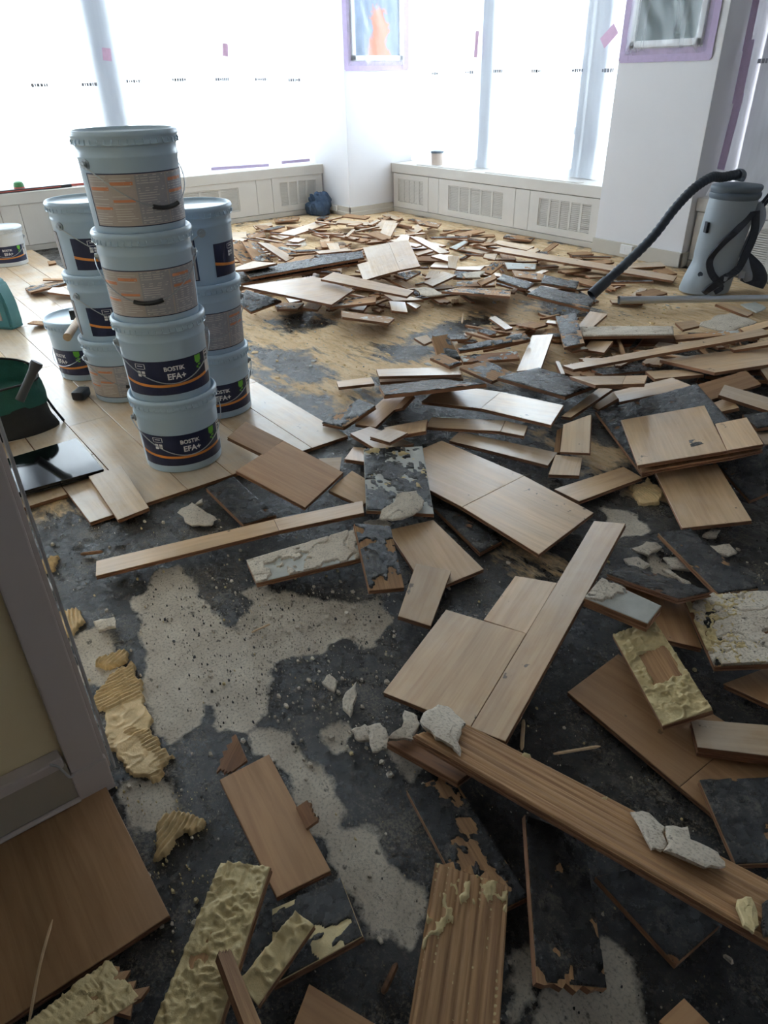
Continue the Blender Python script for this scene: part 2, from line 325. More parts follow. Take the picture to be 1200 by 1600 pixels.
class MB:
    """collects shapes into one mesh"""
    def __init__(s): s.v = []; s.f = []; s.m = []
    def add(s, V, Fs, m=0):
        o = len(s.v); s.v += [tuple(map(float, p)) for p in V]; s.f += [tuple(int(i)+o for i in f) for f in Fs]; s.m += [m]*len(Fs); return s
    def box(s, a, b, m=0):
        x0, y0, z0 = a; x1, y1, z1 = b
        return s.add([(x0, y0, z0), (x1, y0, z0), (x1, y1, z0), (x0, y1, z0), (x0, y0, z1), (x1, y0, z1), (x1, y1, z1), (x0, y1, z1)],
                     [(0, 3, 2, 1), (4, 5, 6, 7), (0, 1, 5, 4), (1, 2, 6, 5), (2, 3, 7, 6), (3, 0, 4, 7)], m)
    def cbox(s, a, b, c=0.004, m=0):
        """box with chamfered edges"""
        a = np.minimum(a, b).astype(float) if False else np.array(a, float); b = np.array(b, float)
        bm = bmesh.new(); bmesh.ops.create_cube(bm, size=1.0)
        for v in bm.verts: v.co = Vector((a+b)/2) + Vector([v.co[i]*(b[i]-a[i]) for i in range(3)])
        bmesh.ops.bevel(bm, geom=list(bm.edges), offset=c, segments=2, affect='EDGES', profile=0.6)
        bm.verts.index_update(); s.add([v.co for v in bm.verts], [[v.index for v in f.verts] for f in bm.faces], m); bm.free(); return s
    def lathe(s, prof, n=40, m=0, c=(0, 0, 0), sx=1.0, sy=1.0):
        V = []; Fs = []
        for r, z in prof:
            for k in range(n):
                a = 2*math.pi*k/n; V.append((c[0]+r*sx*math.cos(a), c[1]+r*sy*math.sin(a), c[2]+z))
        for i in range(len(prof)-1):
            for k in range(n): Fs.append((i*n+k, i*n+(k+1) % n, (i+1)*n+(k+1) % n, (i+1)*n+k))
        return s.add(V, Fs, m)
    def tube(s, pts, r, n=8, m=0, cap=True):
        P = [np.array(p, float) for p in pts]; rs = r if isinstance(r, (list, tuple)) else [r]*len(P); V = []; Fs = []
        t = P[1]-P[0]; t /= np.linalg.norm(t); up = np.array([0, 0, 1.0]) if abs(t[2]) < 0.9 else np.array([1.0, 0, 0])
        for i, p in enumerate(P):
            a = P[min(i+1, len(P)-1)]-P[max(i-1, 0)]; a /= (np.linalg.norm(a)+1e-12)
            x = np.cross(a, up); x /= np.linalg.norm(x); y = np.cross(x, a); up = y
            for k in range(n):
                q = 2*math.pi*k/n; V.append(p+rs[i]*(x*math.cos(q)+y*math.sin(q)))
        for i in range(len(P)-1):
            for k in range(n): Fs.append((i*n+k, i*n+(k+1) % n, (i+1)*n+(k+1) % n, (i+1)*n+k))
        if cap: Fs.append(tuple(range(n))[::-1]); Fs.append(tuple((len(P)-1)*n+k for k in range(n)))
        return s.add(V, Fs, m)
    def ribbon(s, pts, w, th, side, m=0):
        """flat strap along pts, width direction side"""
        P = [np.array(p, float) for p in pts]; side = np.array(side, float); side /= np.linalg.norm(side); V = []; Fs = []
        for i, p in enumerate(P):
            a = P[min(i+1, len(P)-1)]-P[max(i-1, 0)]; a /= np.linalg.norm(a); n = np.cross(a, side); n /= np.linalg.norm(n)
            sd = np.cross(n, a)
            for q, e in ((-1, -1), (1, -1), (1, 1), (-1, 1)): V.append(p+sd*q*w/2+n*e*th/2)
        for i in range(len(P)-1):
            for k in range(4): Fs.append((i*4+k, i*4+(k+1) % 4, (i+1)*4+(k+1) % 4, (i+1)*4+k))
        Fs.append((3, 2, 1, 0)); e = (len(P)-1)*4; Fs.append((e, e+1, e+2, e+3))
        return s.add(V, Fs, m)
    def build(s, name, mats, parent=None, smooth=False):
        return mobj(name, s.v, s.f, mats, parent, s.m, smooth)
def smooth_pts(P, n=8):
    """Catmull-Rom through points"""
    P = [np.array(p, float) for p in P]; Q = [2*P[0]-P[1]]+P+[2*P[-1]-P[-2]]; out = []
    for i in range(1, len(Q)-2):
        for k in range(n):
            t = k/n; a, b, c, d = Q[i-1], Q[i], Q[i+1], Q[i+2]
            out.append(0.5*((2*b)+(-a+c)*t+(2*a-5*b+4*c-d)*t*t+(-a+3*b-3*c+d)*t**3))
    out.append(P[-1]); return out
def auto_smooth(o, ang=40):
    me = o.data; me.polygons.foreach_set('use_smooth', np.ones(len(me.polygons), bool))
    bm = bmesh.new(); bm.from_mesh(me)
    for e in bm.edges:
        if len(e.link_faces) == 2 and e.calc_face_angle(0) > math.radians(ang): e.smooth = False
    bm.to_mesh(me); bm.free(); return o

# ---------------------------------------------------------------- the room
XW, YW = -7.67, 5.52             # radiator-cover planes of the two window walls
def struct(name, mb, mats, label=None, parent=None, **kw):
    o = mb.build(name, mats, parent, **kw)
    if parent is None: tag(o, label, None, None, 'structure')
    return o
ZC = 3.12
ZH = 2.94   # window head
struct('ceiling', MB().box((-8.6, -2.7, ZC), (2.1, 6.4, ZC+0.1)), M['ceil'], 'white ceiling over the whole room')
struct('wall_left', MB().box((-8.3, -2.7, -0.05), (-8.06, 4.9, 0.41)).box((-8.3, -2.7, ZH), (-8.06, 4.9, ZC)).box((-8.3, -2.7, 0.41), (-8.06, -2.2, ZH)), M['wall'], 'window wall behind the paint pail stacks')
struct('wall_right', MB().box((-8.3, 5.95, -0.05), (2.1, 6.25, 0.41)).box((-8.3, 5.95, ZH), (2.1, 6.25, ZC)).box((-3.22, 5.95, 0.41), (2.1, 6.25, ZH)).box((-8.3, 5.9, 0.41), (-7.13, 6.25, ZH)), M['wall'], 'window wall behind the rubble and vacuum')
struct('wall_back', MB().box((2.0, -2.7, -0.05), (2.1, 6.25, ZC)), M['wall'], 'plain wall behind the photographer')
struct('wall_side', MB().box((-8.3, -2.8, -0.05), (2.1, -2.7, ZC)), M['wall'], 'plain side wall out of view')
p = struct('wall_pillar', MB().cbox((-8.3, 4.90, -0.05), (-7.13, 5.9, ZC), 0.004), M['wall'], 'white corner pillar between the two window walls')
sk = MB()
sk.cbox((-7.75, 4.885, 0.0), (-7.115, 4.90, 0.10), 0.003).cbox((-7.13, 4.885, 0.0), (-7.115, 5.52, 0.10), 0.003)
sk.cbox((-7.75, 4.872, 0.0), (-7.102, 4.89, 0.045), 0.004).cbox((-7.12, 4.872, 0.0), (-7.102, 5.52, 0.045), 0.004)
sk.build('skirting', M['skirt'], p)
MB().cbox((-7.50, 4.862, 0.035), (-7.36, 4.888, 0.095), 0.004).box((-7.47, 4.860, 0.05), (-7.44, 4.863, 0.08)).box((-7.42, 4.860, 0.05), (-7.39, 4.863, 0.08)).build('socket_outlet', M['white'], p)
p = struct('wall_column', MB().cbox((-4.10, 5.43, -0.05), (-3.245, 6.0, ZC), 0.004), M['wall'], 'wide white column beside the vacuum cleaner')
MB().cbox((-4.11, 5.412, 0.0), (-3.23, 5.43, 0.115), 0.003).cbox((-3.245, 5.412, 0.0), (-3.23, 5.51, 0.115), 0.003).build('skirting', M['skirt'], p)
MB().cbox((-3.80, 5.392, 0.03), (-3.68, 5.414, 0.105), 0.004).box((-3.77, 5.389, 0.05), (-3.75, 5.393, 0.085)).build('socket_outlet', M['white'], p)
# sills
def sill(name, a, b, label):
    return struct(name, MB().cbox(a, b, 0.006), M['trim'], label)
sill('trim_1', (-8.15, -2.6, 0.412), (XW+0.02, 4.90, 0.512), 'long window sill behind the pails')
sill('trim_2', (-7.13, YW-0.02, 0.418), (-4.10, 6.05, 0.515), 'window sill between corner pillar and column')
sill('trim_3', (-3.243, YW-0.02, 0.418), (0.4, 6.05, 0.515), 'sill behind the vacuum cleaner')

def grille(parent, w, h, zc, cols, rows):
    """louvre bars in panel-local x (across), z; sits proud of the recess"""
    g = MB(); cw = w/cols
    for c in range(cols):
        for r in range(rows):
            z = zc-h/2+(r+0.5)*h/rows; x0 = -w/2+c*cw+0.012
            g.box((x0, -0.004, z-h/rows*0.33), (x0+cw-0.024, 0.004, z+h/rows*0.33))
    for c in range(cols+1):
        g.box((-w/2+c*cw-0.012, -0.006, zc-h/2), (-w/2+c*cw+0.012, 0.006, zc+h/2))
    return g.build('louvre_grille', M['trim'], parent)
def rad_unit(loc, rz, w, label, gw=None, gh=0.24, cols=5, blank=False):
    """panel unit: local x along wall, local -y faces the room"""
    e = tag(empty('radiator_cover', loc, rz), label, 'radiator cover', 'radiator covers under the windows')
    z0, z1 = 0.055, 0.412
    if blank:
        MB().cbox((-w/2+0.002, -0.012, z0), (w/2-0.002, 0.012, z1), 0.003).build('panel', M['trim'], e); return e
    gw = gw or w*0.72; zc = (z0+z1)/2+0.005; hg = gh
    pn = MB(); t0, t1 = -0.012, 0.012
    pn.box((-w/2+0.002, t0, z0), (-gw/2, t1, z1)).box((gw/2, t0, z0), (w/2-0.002, t1, z1))
    pn.box((-gw/2, t0, z0), (gw/2, t1, zc-hg/2)).box((-gw/2, t0, zc+hg/2), (gw/2, t1, z1))
    pn.build('panel', M['trim'], e)
    MB().box((-gw/2, 0.040, zc-hg/2), (gw/2, 0.044, zc+hg/2)).build('recess_back', M['trim'], e)
    grille(e, gw, hg, zc, cols, 15)
    return e
# left wall units (run along Y); local x -> world Y, local -y -> world +X
def px_y(px, X=XW): return on_x(px, X)[1]
def px_x(px, Y=YW): return on_y(px, Y)[0]
Lb = [px_y(p) for p in ((8, 360), (46, 384), (404, 335), (428, 333), (510, 325))]
def left_unit(y0, y1, label, **kw): return rad_unit((XW, (y0+y1)/2, 0), math.pi/2, abs(y1-y0), label, **kw)
left_unit(Lb[3], 4.885, 'radiator cover with louvre grille meeting the corner pillar', cols=4)
left_unit(Lb[2], Lb[3], 'narrow blank cover strip on the wall beside the corner pillar', blank=True)
left_unit(Lb[1], Lb[2], 'long radiator cover with louvre grilles behind the pail stacks', cols=9, gw=(Lb[2]-Lb[1])*0.82)
left_unit(Lb[0], Lb[1], 'narrow blank cover strip behind the single white pail', blank=True)
left_unit(Lb[0]-1.3, Lb[0], 'radiator cover left of the single white pail', cols=5)
struct('baseboard_left', MB().cbox((XW-0.02, -2.6, 0.0), (XW+0.012, 4.885, 0.05), 0.004), M['skirt'], 'low skirting under the left radiator covers')
Rb = [px_x(p) for p in ((604, 300), (670, 325), (686, 328), (804, 340), (826, 345), (932, 360))]
def right_unit(x0, x1, label, **kw): return rad_unit(((x0+x1)/2, YW, 0), 0.0, abs(x1-x0), label, **kw)
right_unit(-7.10, Rb[1], 'radiator cover right of the corner pillar', cols=5)
right_unit(Rb[1], Rb[2], 'narrow blank cover strip nearer the corner pillar than the column', blank=True)
right_unit(Rb[2], Rb[3], 'middle radiator cover between corner pillar and column', cols=5)
right_unit(Rb[3], Rb[4], 'narrow blank cover strip nearer the column than the corner pillar', blank=True)
right_unit(Rb[4], -4.112, 'radiator cover beside the wide column', cols=5)
right_unit(-3.228, -2.95, 'narrow blank cover strip just behind the vacuum cleaner', blank=True)
right_unit(-2.95, -1.7, 'radiator cover behind the vacuum harness', cols=5)
right_unit(-1.7, 0.4, 'last radiator cover beyond the vacuum cleaner', cols=9)
struct('baseboard_right', MB().cbox((-7.10, YW-0.012, 0.0), (-4.112, YW+0.03, 0.05), 0.004).cbox((-3.228, YW-0.012, 0.0), (0.4, YW+0.03, 0.05), 0.004), M['skirt'], 'low skirting under the right radiator covers')
# backing behind the covers so no light leaks
struct('wall_plinth', MB().box((-8.05, -2.6, 0.0), (XW-0.05, 4.9, 0.41)).box((-7.1, YW+0.05, 0.0), (0.4, 5.95, 0.415)), M['trim'], 'wall behind the radiator covers')

# windows
def window(name, axis, a, b, const, mulls, label, transom=None, mdepth=0.0):
    """axis 'x': plane X=const running along Y; axis 'y': plane Y=const running along X"""
    e = empty(name); tag(e, label, None, None, 'structure')
    fr = MB(); t = 0.05
    def bx(u0, u1, z0, z1, th=0.06):
        lo, hi = (const-th/2, const+th/2)
        return ((lo, u0, z0), (hi, u1, z1)) if axis == 'x' else ((u0, lo, z0), (u1, hi, z1))
    fr.box(*bx(a, b, 0.515, 0.515+t)).box(*bx(a, b, (ZH-.05), ZH)).box(*bx(a, a+t, 0.515, ZH)).box(*bx(b-t, b, 0.515, ZH))
    fr.build('window_frame', M['frame'], e)
    edges = [a+t]+[m for m, w in sorted(mulls)]+[b-t]
    sg = -1 if axis == 'y' else 1
    for m, w in mulls:
        lo, hi = sorted((const-0.03*sg, const+mdepth*sg+0.03*sg))
        (MB().cbox((lo, m-w/2, 0.52), (hi, m+w/2, ZH), 0.008) if axis == 'x' else MB().cbox((m-w/2, lo, 0.52), (m+w/2, hi, ZH), 0.008)).build('mullion', M['frame'], e)
    if transom:
        for (u0, u1, z) in transom: MB().box(*bx(u0, u1, z-0.03, z+0.03)).build('transom', M['frame'], e)
    for u0, u1 in zip(edges[:-1], edges[1:]):
        MB().box(*bx(u0, u1, 0.565, (ZH-.05), 0.008)).build('pane', M['glass'], e)
    return e
WX, WY = -8.16, 5.98
mL = [(on_x(p, -7.95)[1], w) for p, w in (((-120, 100), .28), ((158, 90), .30), ((352, 100), .10), ((300, 150), .05), ((425, 150), .06))]
window('window_1', 'x', -2.2, 4.9, WX, mL, 'wide window behind plastic film left of the corner pillar', mdepth=.18)
mR = [(on_y(p, 5.87)[0], w) for p, w in (((768, 100), .24), ((950, 60), .20), ((648, 100), .10), ((905, 230), .10))]
window('window_2', 'y', -7.13, -4.10, WY, mR, 'window behind plastic film between pillar and column', mdepth=.11,
       transom=[(on_y((830, 205), WY)[0], on_y((935, 205), WY)[0], on_y((870, 203), WY)[2])])

# plastic films: wavy vertical folds, curling on to the sill
def film(name, axis, a, b, const, z0, z1, m, label, seed, inward, amp=0.03, foot=0.12):
    nu, nv = int((b-a)/0.03)+1, 60
    V = []; U = np.linspace(a, b, nu); Z = np.linspace(0, 1, nv)
    uu, zz = np.meshgrid(U, Z, indexing='ij')
    h = (fbm(uu*3.2, zz*1.2, seed, 3)-0.5)*2*amp + (fbm(uu*14, zz*1.6+uu*2, seed+7, 3)-0.5)*amp*0.5
    off = const + inward*(h + foot*np.clip((0.12-zz)/0.12, 0, 1)**2)
    zw = z0+(z1-z0)*zz
    for i in range(nu):
        for j in range(nv):
            V.append((off[i, j], uu[i, j], zw[i, j]) if axis == 'x' else (uu[i, j], off[i, j], zw[i, j]))
    Fs = [(i*nv+j, (i+1)*nv+j, (i+1)*nv+j+1, i*nv+j+1) for i in range(nu-1) for j in range(nv-1)]
    o = mobj(name, V, Fs, m, None, None, True)
    return tag(o, label, 'plastic sheet', 'plastic sheets over the windows')
fA = film('plastic_sheet', 'x', -2.15, 4.885, -7.87, 0.522, 3.0, M['film'], 'bright plastic film over the wide window behind the pails', 3, 1, amp=.02, foot=.04)
fB = film('plastic_sheet', 'y', -7.12, -4.11, 5.80, 0.522, 3.0, M['film'], 'bright creased plastic film over the window between pillar and column', 11, -1, amp=.02, foot=.02)
fC = film('plastic_sheet', 'y', -3.235, 0.3, 5.71, 0.522, 3.0, M['sheet'], 'dull plastic dust sheet taped to the wall behind the vacuum cleaner', 23, -1)
def strip(parent, pts, w, axis, const, m, name='masking_tape', th=0.002):
    """tape strip between two pixels on a wall plane"""
    f = (lambda p: on_x(p, const)) if axis == 'x' else (lambda p: on_y(p, const))
    A, B = f(pts[0]), f(pts[1]); n = np.array([1.0, 0, 0]) if axis == 'x' else np.array([0, -1.0, 0])
    d = B-A; d /= np.linalg.norm(d); s = np.cross(n, d); V = []
    for q in (A-s*w/2, B-s*w/2, B+s*w/2, A+s*w/2): V.append(q)
    for q in list(V): V.append(q+n*th)
    return mobj(name, V, [(0, 3, 2, 1), (4, 5, 6, 7), (0, 1, 5, 4), (1, 2, 6, 5), (2, 3, 7, 6), (3, 0, 4, 7)], m, parent)
def printed(parent, px, axis, const, w=0.15):
    f = (lambda p: on_x(p, const)) if axis == 'x' else (lambda p: on_y(p, const))
    c = f(px); u = np.array([0, 1.0, 0]) if axis == 'x' else np.array([1.0, 0, 0]); n = np.array([1.0, 0, 0]) if axis == 'x' else np.array([0, -1.0, 0])
    rng = random.Random(int(px[0])); b = MB(); x = -w/2
    while x < w/2-0.01:
        ww = rng.uniform(0.012, 0.026); hh = rng.choice((0.028, 0.028, 0.02)); a0 = c+u*x; a1 = c+u*min(w/2, x+ww)
        V = [a0-np.array([0, 0, hh/2]), a1-np.array([0, 0, hh/2]), a1+np.array([0, 0, hh/2]), a0+np.array([0, 0, hh/2])]
        b.add([v+n*0.0 for v in V]+[v+n*0.002 for v in V], [(0, 3, 2, 1), (4, 5, 6, 7), (0, 1, 5, 4), (1, 2, 6, 5), (2, 3, 7, 6), (3, 0, 4, 7)])
        x += ww+0.006
    b.build('printed_mark', M['print'], parent)
for q in ((62, 133), (140, 132), (209, 127), (280, 124.5), (347, 124), (408, 124), (460, 125)): printed(fA, q, 'x', -7.838)
for q in ((632, 116), (680, 115), (733, 113), (778, 111), (838, 111), (902, 110), (950, 110)): printed(fB, q, 'y', 5.755, 0.12)
printed(fC, (1197, 95), 'y', 5.655, 0.12)
strip(fA, ((352, 68), (352, 88)), 0.06, 'x', -7.835, M['tape_red']); strip(fA, ((166, 75), (168, 95)), 0.08, 'x', -7.835, M['tape_red'])
strip(fA, ((330, 264), (420, 258)), 0.03, 'x', -7.775, M['tape']); strip(fA, ((440, 254), (484, 250)), 0.03, 'x', -7.775, M['tape'])
strip(fB, ((743, 90), (746, 48)), 0.05, 'y', 5.75, M['tape_red']); strip(fB, ((941, 68), (963, 44)), 0.09, 'y', 5.75, M['tape_red'])
strip(fB, ((634, 240), (630, 190)), 0.06, 'y', 5.75, M['tape'])
strip(fC, ((1126, 265), (1157, 145)), 0.06, 'y', 5.66, M['tape']); strip(fC, ((1151, 162), (1172, 62)), 0.07, 'y', 5.655, M['tape']); strip(fC, ((1165, 80), (1186, -20)), 0.05, 'y', 5.665, M['tape'])

# pictures wrapped in film
def picture(name, axis, const, u0, u1, z0, z1, art, label, wlabel, seed):
    e = tag(empty(name), label, 'picture')
    n = 1 if axis == 'x' else -1
    def bx(a, b, c, d, t0, t1):
        lo, hi = sorted((const+n*t0, const+n*t1))
        return ((lo, a, c), (hi, b, d)) if axis == 'x' else ((a, lo, c), (b, hi, d))
    fr = MB(); w = 0.045
    fr.cbox(*bx(u0, u1, z0, z0+w, 0.002, 0.03), 0.003).cbox(*bx(u0, u1, z1-w, z1, 0.002, 0.03), 0.003)
    fr.cbox(*bx(u0, u0+w, z0, z1, 0.002, 0.03), 0.003).cbox(*bx(u1-w, u1, z0, z1, 0.002, 0.03), 0.003)
    fr.build('picture_frame', M['white'], e)
    MB().box(*bx(u0+w, u1-w, z0+w, z1-w, 0.004, 0.012)).build('canvas', art, e)
    # wrap
    nu, nv = 36, 50; m = 0.05; U = np.linspace(u0-m, u1+m, nu); Z = np.linspace(z0-m, z1+m, nv)
    uu, zz = np.meshgrid(U, Z, indexing='ij')
    ed = np.minimum(np.minimum(uu-U[0], U[-1]-uu), np.minimum(zz-Z[0], Z[-1]-zz)); k = np.clip(ed/0.05, 0, 1)
    h = 0.004+k*(0.034+0.02*fbm(uu*16+zz*7, zz*4-uu*2, seed, 3))
    V = []
    for i in range(nu):
        for j in range(nv):
            q = const+n*h[i, j]; V.append((q, uu[i, j], zz[i, j]) if axis == 'x' else (uu[i, j], q, zz[i, j]))
    o = mobj('plastic_wrap', V, [(i*nv+j, (i+1)*nv+j, (i+1)*nv+j+1, i*nv+j+1) for i in range(nu-1) for j in range(nv-1)], M['wrap'], None, None, True)
    tag(o, wlabel, 'plastic wrap', 'clear wraps over the pictures')
    t = 0.085
    for ti, (a, b, c, d) in enumerate(((u0-m-0.03, u1+m+0.03, z0-m-t/2, z0-m+t/2), (u0-m-t/2, u0-m+t/2, z0-m-0.03, z1+m), (u1+m-t/2, u1+m+t/2, z0-m-0.03, z1+m))):
        MB().box(*bx(a, b, c, d, 0.006+ti*.002, 0.0075+ti*.002)).build('masking_tape', M['tape'], o)
zz0 = on_x((560, 100), -7.13)[2]
picture('framed_picture', 'x', -7.13, 4.99, 5.66, zz0+0.03, zz0+1.0, M['art_a'], 'framed blue and orange picture on the corner pillar', 'clear wrap taped over the picture on the corner pillar', 41)
ya = on_y((1000, 80), 5.43); yb = on_y((1100, 75), 5.43)
picture('framed_picture', 'y', 5.43, -4.00, on_y((1108, 70), 5.43)[0]-0.05, ya[2]+0.02, ya[2]+0.95, M['art_b'], 'framed dark green picture on the wide column', 'clear wrap taped over the picture on the wide column', 47)

# near wall with door casing on the left
w = struct('wall_near', MB().box((-1.36, -2.7, -0.05), (-1.225, 0.05, ZC)), M['wall_cream'], 'cream wall beside the doorway')
MB().cbox((-1.225, -2.7, 0.015), (-1.198, 0.040, 0.135), 0.004).build('skirting', M['taupe'], w)
MB().cbox((-1.225, -2.7, 0.132), (-1.19, 0.036, 0.160), 0.006).build('skirting_cap', M['casing'], w)
MB().tube([(-1.193, -2.7, 0.022), (-1.193, 0.042, 0.022)], 0.006, 8).build('bead', M['casing'], w)
MB().tube(smooth_pts([(-1.19, 0.012, 0.16), (-1.186, 0.024, 0.148), (-1.190, 0.030, 0.125), (-1.186, 0.037, 0.105), (-1.192, 0.046, 0.098)], 5), 0.0028, 8).build('cable', M['track'], w)
d = struct('trim_4', MB().cbox((-1.36, 0.042, 0.095), (-1.200, 0.112, ZC), 0.004), M['casing'], 'painted door casing at the doorway')
MB().cbox((-1.36, 0.040, 0.0), (-1.194, 0.116, 0.096), 0.004).build('plinth_block', M['casing'], d)
MB().cbox((-1.30, 0.112, 0.05), (-1.212, 0.122, ZC), 0.002).build('stop_bead', M['casing'], d)
MB().cbox((-1.250, 0.128, 0.02), (-1.226, 0.133, ZC), 0.001).build('metal_track', M['track'], d)

# ---------------------------------------------------------------- stripped floor (relief and residue masks in world space)
PX_CON = [
 [(207,943),(227,913),(253,887),(277,883),(300,913),(327,943),(343,970),(372,985),(385,940),(375,925),(400,915),(470,925),(520,940),(590,935),(608,960),(600,990),(580,1010),(540,1000),(500,1020),(440,1030),(420,1050),(420,1110),(385,1140),(345,1135),(335,1100),(315,1095),(310,1130),(262,1160),(235,1110),(215,1060),(225,1020)],
 [(108,1000),(150,980),(178,990),(180,1030),(200,1060),(150,1070),(125,1050)],
 [(390,1145),(430,1135),(470,1160),(505,1210),(530,1255),(535,1285),(575,1290),(605,1330),(640,1360),(660,1395),(655,1480),(640,1490),(610,1460),(570,1470),(555,1400),(520,1360),(500,1310),(470,1250),(430,1190),(395,1170)],
 [(180,1215),(270,1225),(285,1260),(240,1295),(205,1290)],
 [(943,1470),(987,1500),(1017,1567),(1017,1660),(830,1660),(838,1545)], [(795,1470),(825,1480),(840,1560),(800,1600)],
 [(1010,855),(1040,880),(1060,920),(1020,905)], [(940,790),(1000,800),(1010,830),(960,840)],
 [(605,1165),(640,1165),(672,1190),(640,1215),(612,1200)],
 [(505,1140),(530,1128),(552,1140),(548,1170),(522,1175)],
]
PX_TAN = [(330,430),(345,500),(400,580),(470,620),(530,640),(600,600),(690,592),(790,600),(900,590),(1010,560),(1200,535),(1500,520),(1500,480),(1085,425),(940,388),(600,324),(497,330),(340,353),(250,366),(250,430)]
PX_TAR = [[(395,547),(440,540),(515,575),(505,595),(455,600),(410,575)], [(640,528),(690,506),(760,488),(795,495),(750,518),(690,534)], [(560,545),(640,535),(700,552),(650,565),(590,562)], [(420,500),(480,490),(520,505),(450,520)], [(815,470),(900,470),(960,490),(880,500)], [(560,620),(640,610),(700,640),(620,660)]]
PX_TAN2 = [[(775,838),(830,848),(885,872),(872,902),(835,895)], [(895,678),(985,700),(992,738),(905,742)], [(835,672),(880,690),(860,702)], [(40,812),(60,775),(137,760),(122,802)], [(1000,770),(1040,760),(1050,785)]]
W2 = lambda poly: [fl(p)[:2] for p in poly]
nr, na = 760, 380
rr = 0.55*np.exp(np.linspace(0, math.log(16.5/0.55), nr)); aa = HEAD + np.linspace(0.78, -0.72, na)
gr, ga = np.meshgrid(rr, aa, indexing='ij'); gx = gr*np.cos(ga); gy = gr*np.sin(ga)
keep = (gx > -8.0) & (gy < 6.0)
con = np.full(gx.shape, -0.3)
for pl in PX_CON: con = np.maximum(con, sdf(gx, gy, W2(pl)))
con = np.clip(con + (fbm(gx*14, gy*14, 5, 4)-0.5)*0.05, -0.3, 0.3)
tan = sdf(gx, gy, W2(PX_TAN))*0.8
for pl in PX_TAR: tan = np.minimum(tan, -sdf(gx, gy, W2(pl))*1.2+0.02)
for pl in PX_TAN2: tan = np.maximum(tan, sdf(gx, gy, W2(pl))*1.5)
tan = np.clip(tan, -0.32, 0.22)
lump = fbm(gx*45, gy*45, 8, 3); lump2 = fbm(gx*9, gy*9, 9, 4)
cm = 1/(1+np.exp(-con/0.006))
crk = np.maximum(np.clip(sdf(gx, gy, W2([(20,770),(190,740),(250,800),(235,930),(150,960),(60,900)]))/.08, 0, 1), np.clip(-tan/.1, 0, 1)*.4*(gr > 2.2))
rel = .006+.013*crk*np.clip((fbm(gx*5, gy*5, 31, 3)-.35)*5, 0, 1)
gz = (1-cm)*(0.0 + rel*(lump-0.5) + 0.006*(lump2-0.5)) + cm*(-0.005 + 0.0015*(lump-0.5))
fv = np.stack([gx, gy, gz-0.002], -1).reshape(-1, 3)
ii, jj = np.meshgrid(np.arange(nr-1), np.arange(na-1), indexing='ij'); ii = ii.ravel(); jj = jj.ravel()
q = np.stack([ii*na+jj, ii*na+jj+1, (ii+1)*na+jj+1, (ii+1)*na+jj], -1)
kf = keep.ravel(); q = q[kf[q].all(1)][:, ::-1]
used = np.unique(q); remap = -np.ones(len(fv), np.int64); remap[used] = np.arange(len(used))
me = bpy.data.meshes.new('floor'); me.vertices.add(len(used)); me.vertices.foreach_set('co', fv[used].ravel())
me.loops.add(q.size); me.loops.foreach_set('vertex_index', remap[q].ravel().astype(np.int32))
me.polygons.add(len(q)); me.polygons.foreach_set('loop_start', np.arange(len(q), dtype=np.int32)*4); me.polygons.foreach_set('loop_total', np.full(len(q), 4, np.int32))
me.polygons.foreach_set('use_smooth', np.ones(len(q), bool))
me.update(calc_edges=True); me.validate()
for nm, arr in (('con', con), ('tan', tan)):
    at = me.attributes.new(nm, 'FLOAT', 'POINT'); at.data.foreach_set('value', arr.ravel()[used].astype(np.float32))
me.materials.append(M['floor'])
floor = link(bpy.data.objects.new('floor', me)); tag(floor, 'stripped floor with black bitumen, tan residue and bare screed', None, None, 'structure')
MB().box((-8.3, -2.7, -0.12), (2.1, 6.2, -0.022)).build('floor_slab', M['tar'], floor)

# ---------------------------------------------------------------- boards
TH = 0.015
def solve_plane(quad, zmin, lam=0.06, rngtilt=0.6):
    D = np.array([ray(p) for p in quad]); g = np.linspace(-rngtilt, rngtilt, 49)
    a, b = np.meshgrid(g, g, indexing='ij'); a = a.ravel(); b = b.ravel()
    den = D[:, 2][None]-a[:, None]*D[:, 0]-b[:, None]*D[:, 1]
    k = D[:, 2][None]/den; hc = (CAM_H-zmin)/k.max(1)
    t = -hc[:, None]/den
    Pn = CP + t[:, :, None]*D[None]
    bad = (den > -1e-3).any(1)
    e = np.roll(Pn, -1, 1)-Pn; L = np.linalg.norm(e, axis=2); en = e/L[:, :, None]
    ca = (en*np.roll(en, 1, 1)).sum(2)
    zr = Pn[:, :, 2].max(1)-Pn[:, :, 2].min(1)
    cost = (ca**2).sum(1) + lam*(a**2+b**2)*4 + 0.05*(zr/0.12)**2 + 1e6*bad
    i = int(np.argmin(cost)); return a[i], b[i], CAM_H-hc[i]
def on_plane(px, pl):
    a, b, c = pl; d = ray(px); return CP + d*((c-CAM_H)/(d[2]-a*d[0]-b*d[1]))
def frame_of(P3):
    P3 = [np.array(p) for p in P3]; c = sum(P3)/len(P3)
    n = np.zeros(3)
    for i in range(len(P3)): n += np.cross(P3[i]-c, P3[(i+1) % len(P3)]-c)
    n /= np.linalg.norm(n)
    if n[2] < 0: n = -n; P3 = P3[::-1]
    L = [np.linalg.norm(P3[(i+1) % len(P3)]-P3[i]) for i in range(len(P3))]; i = int(np.argmax(L))
    x = P3[(i+1) % len(P3)]-P3[i]; x -= n*(x@n); x /= np.linalg.norm(x); y = np.cross(n, x)
    return P3, c, x, y, n
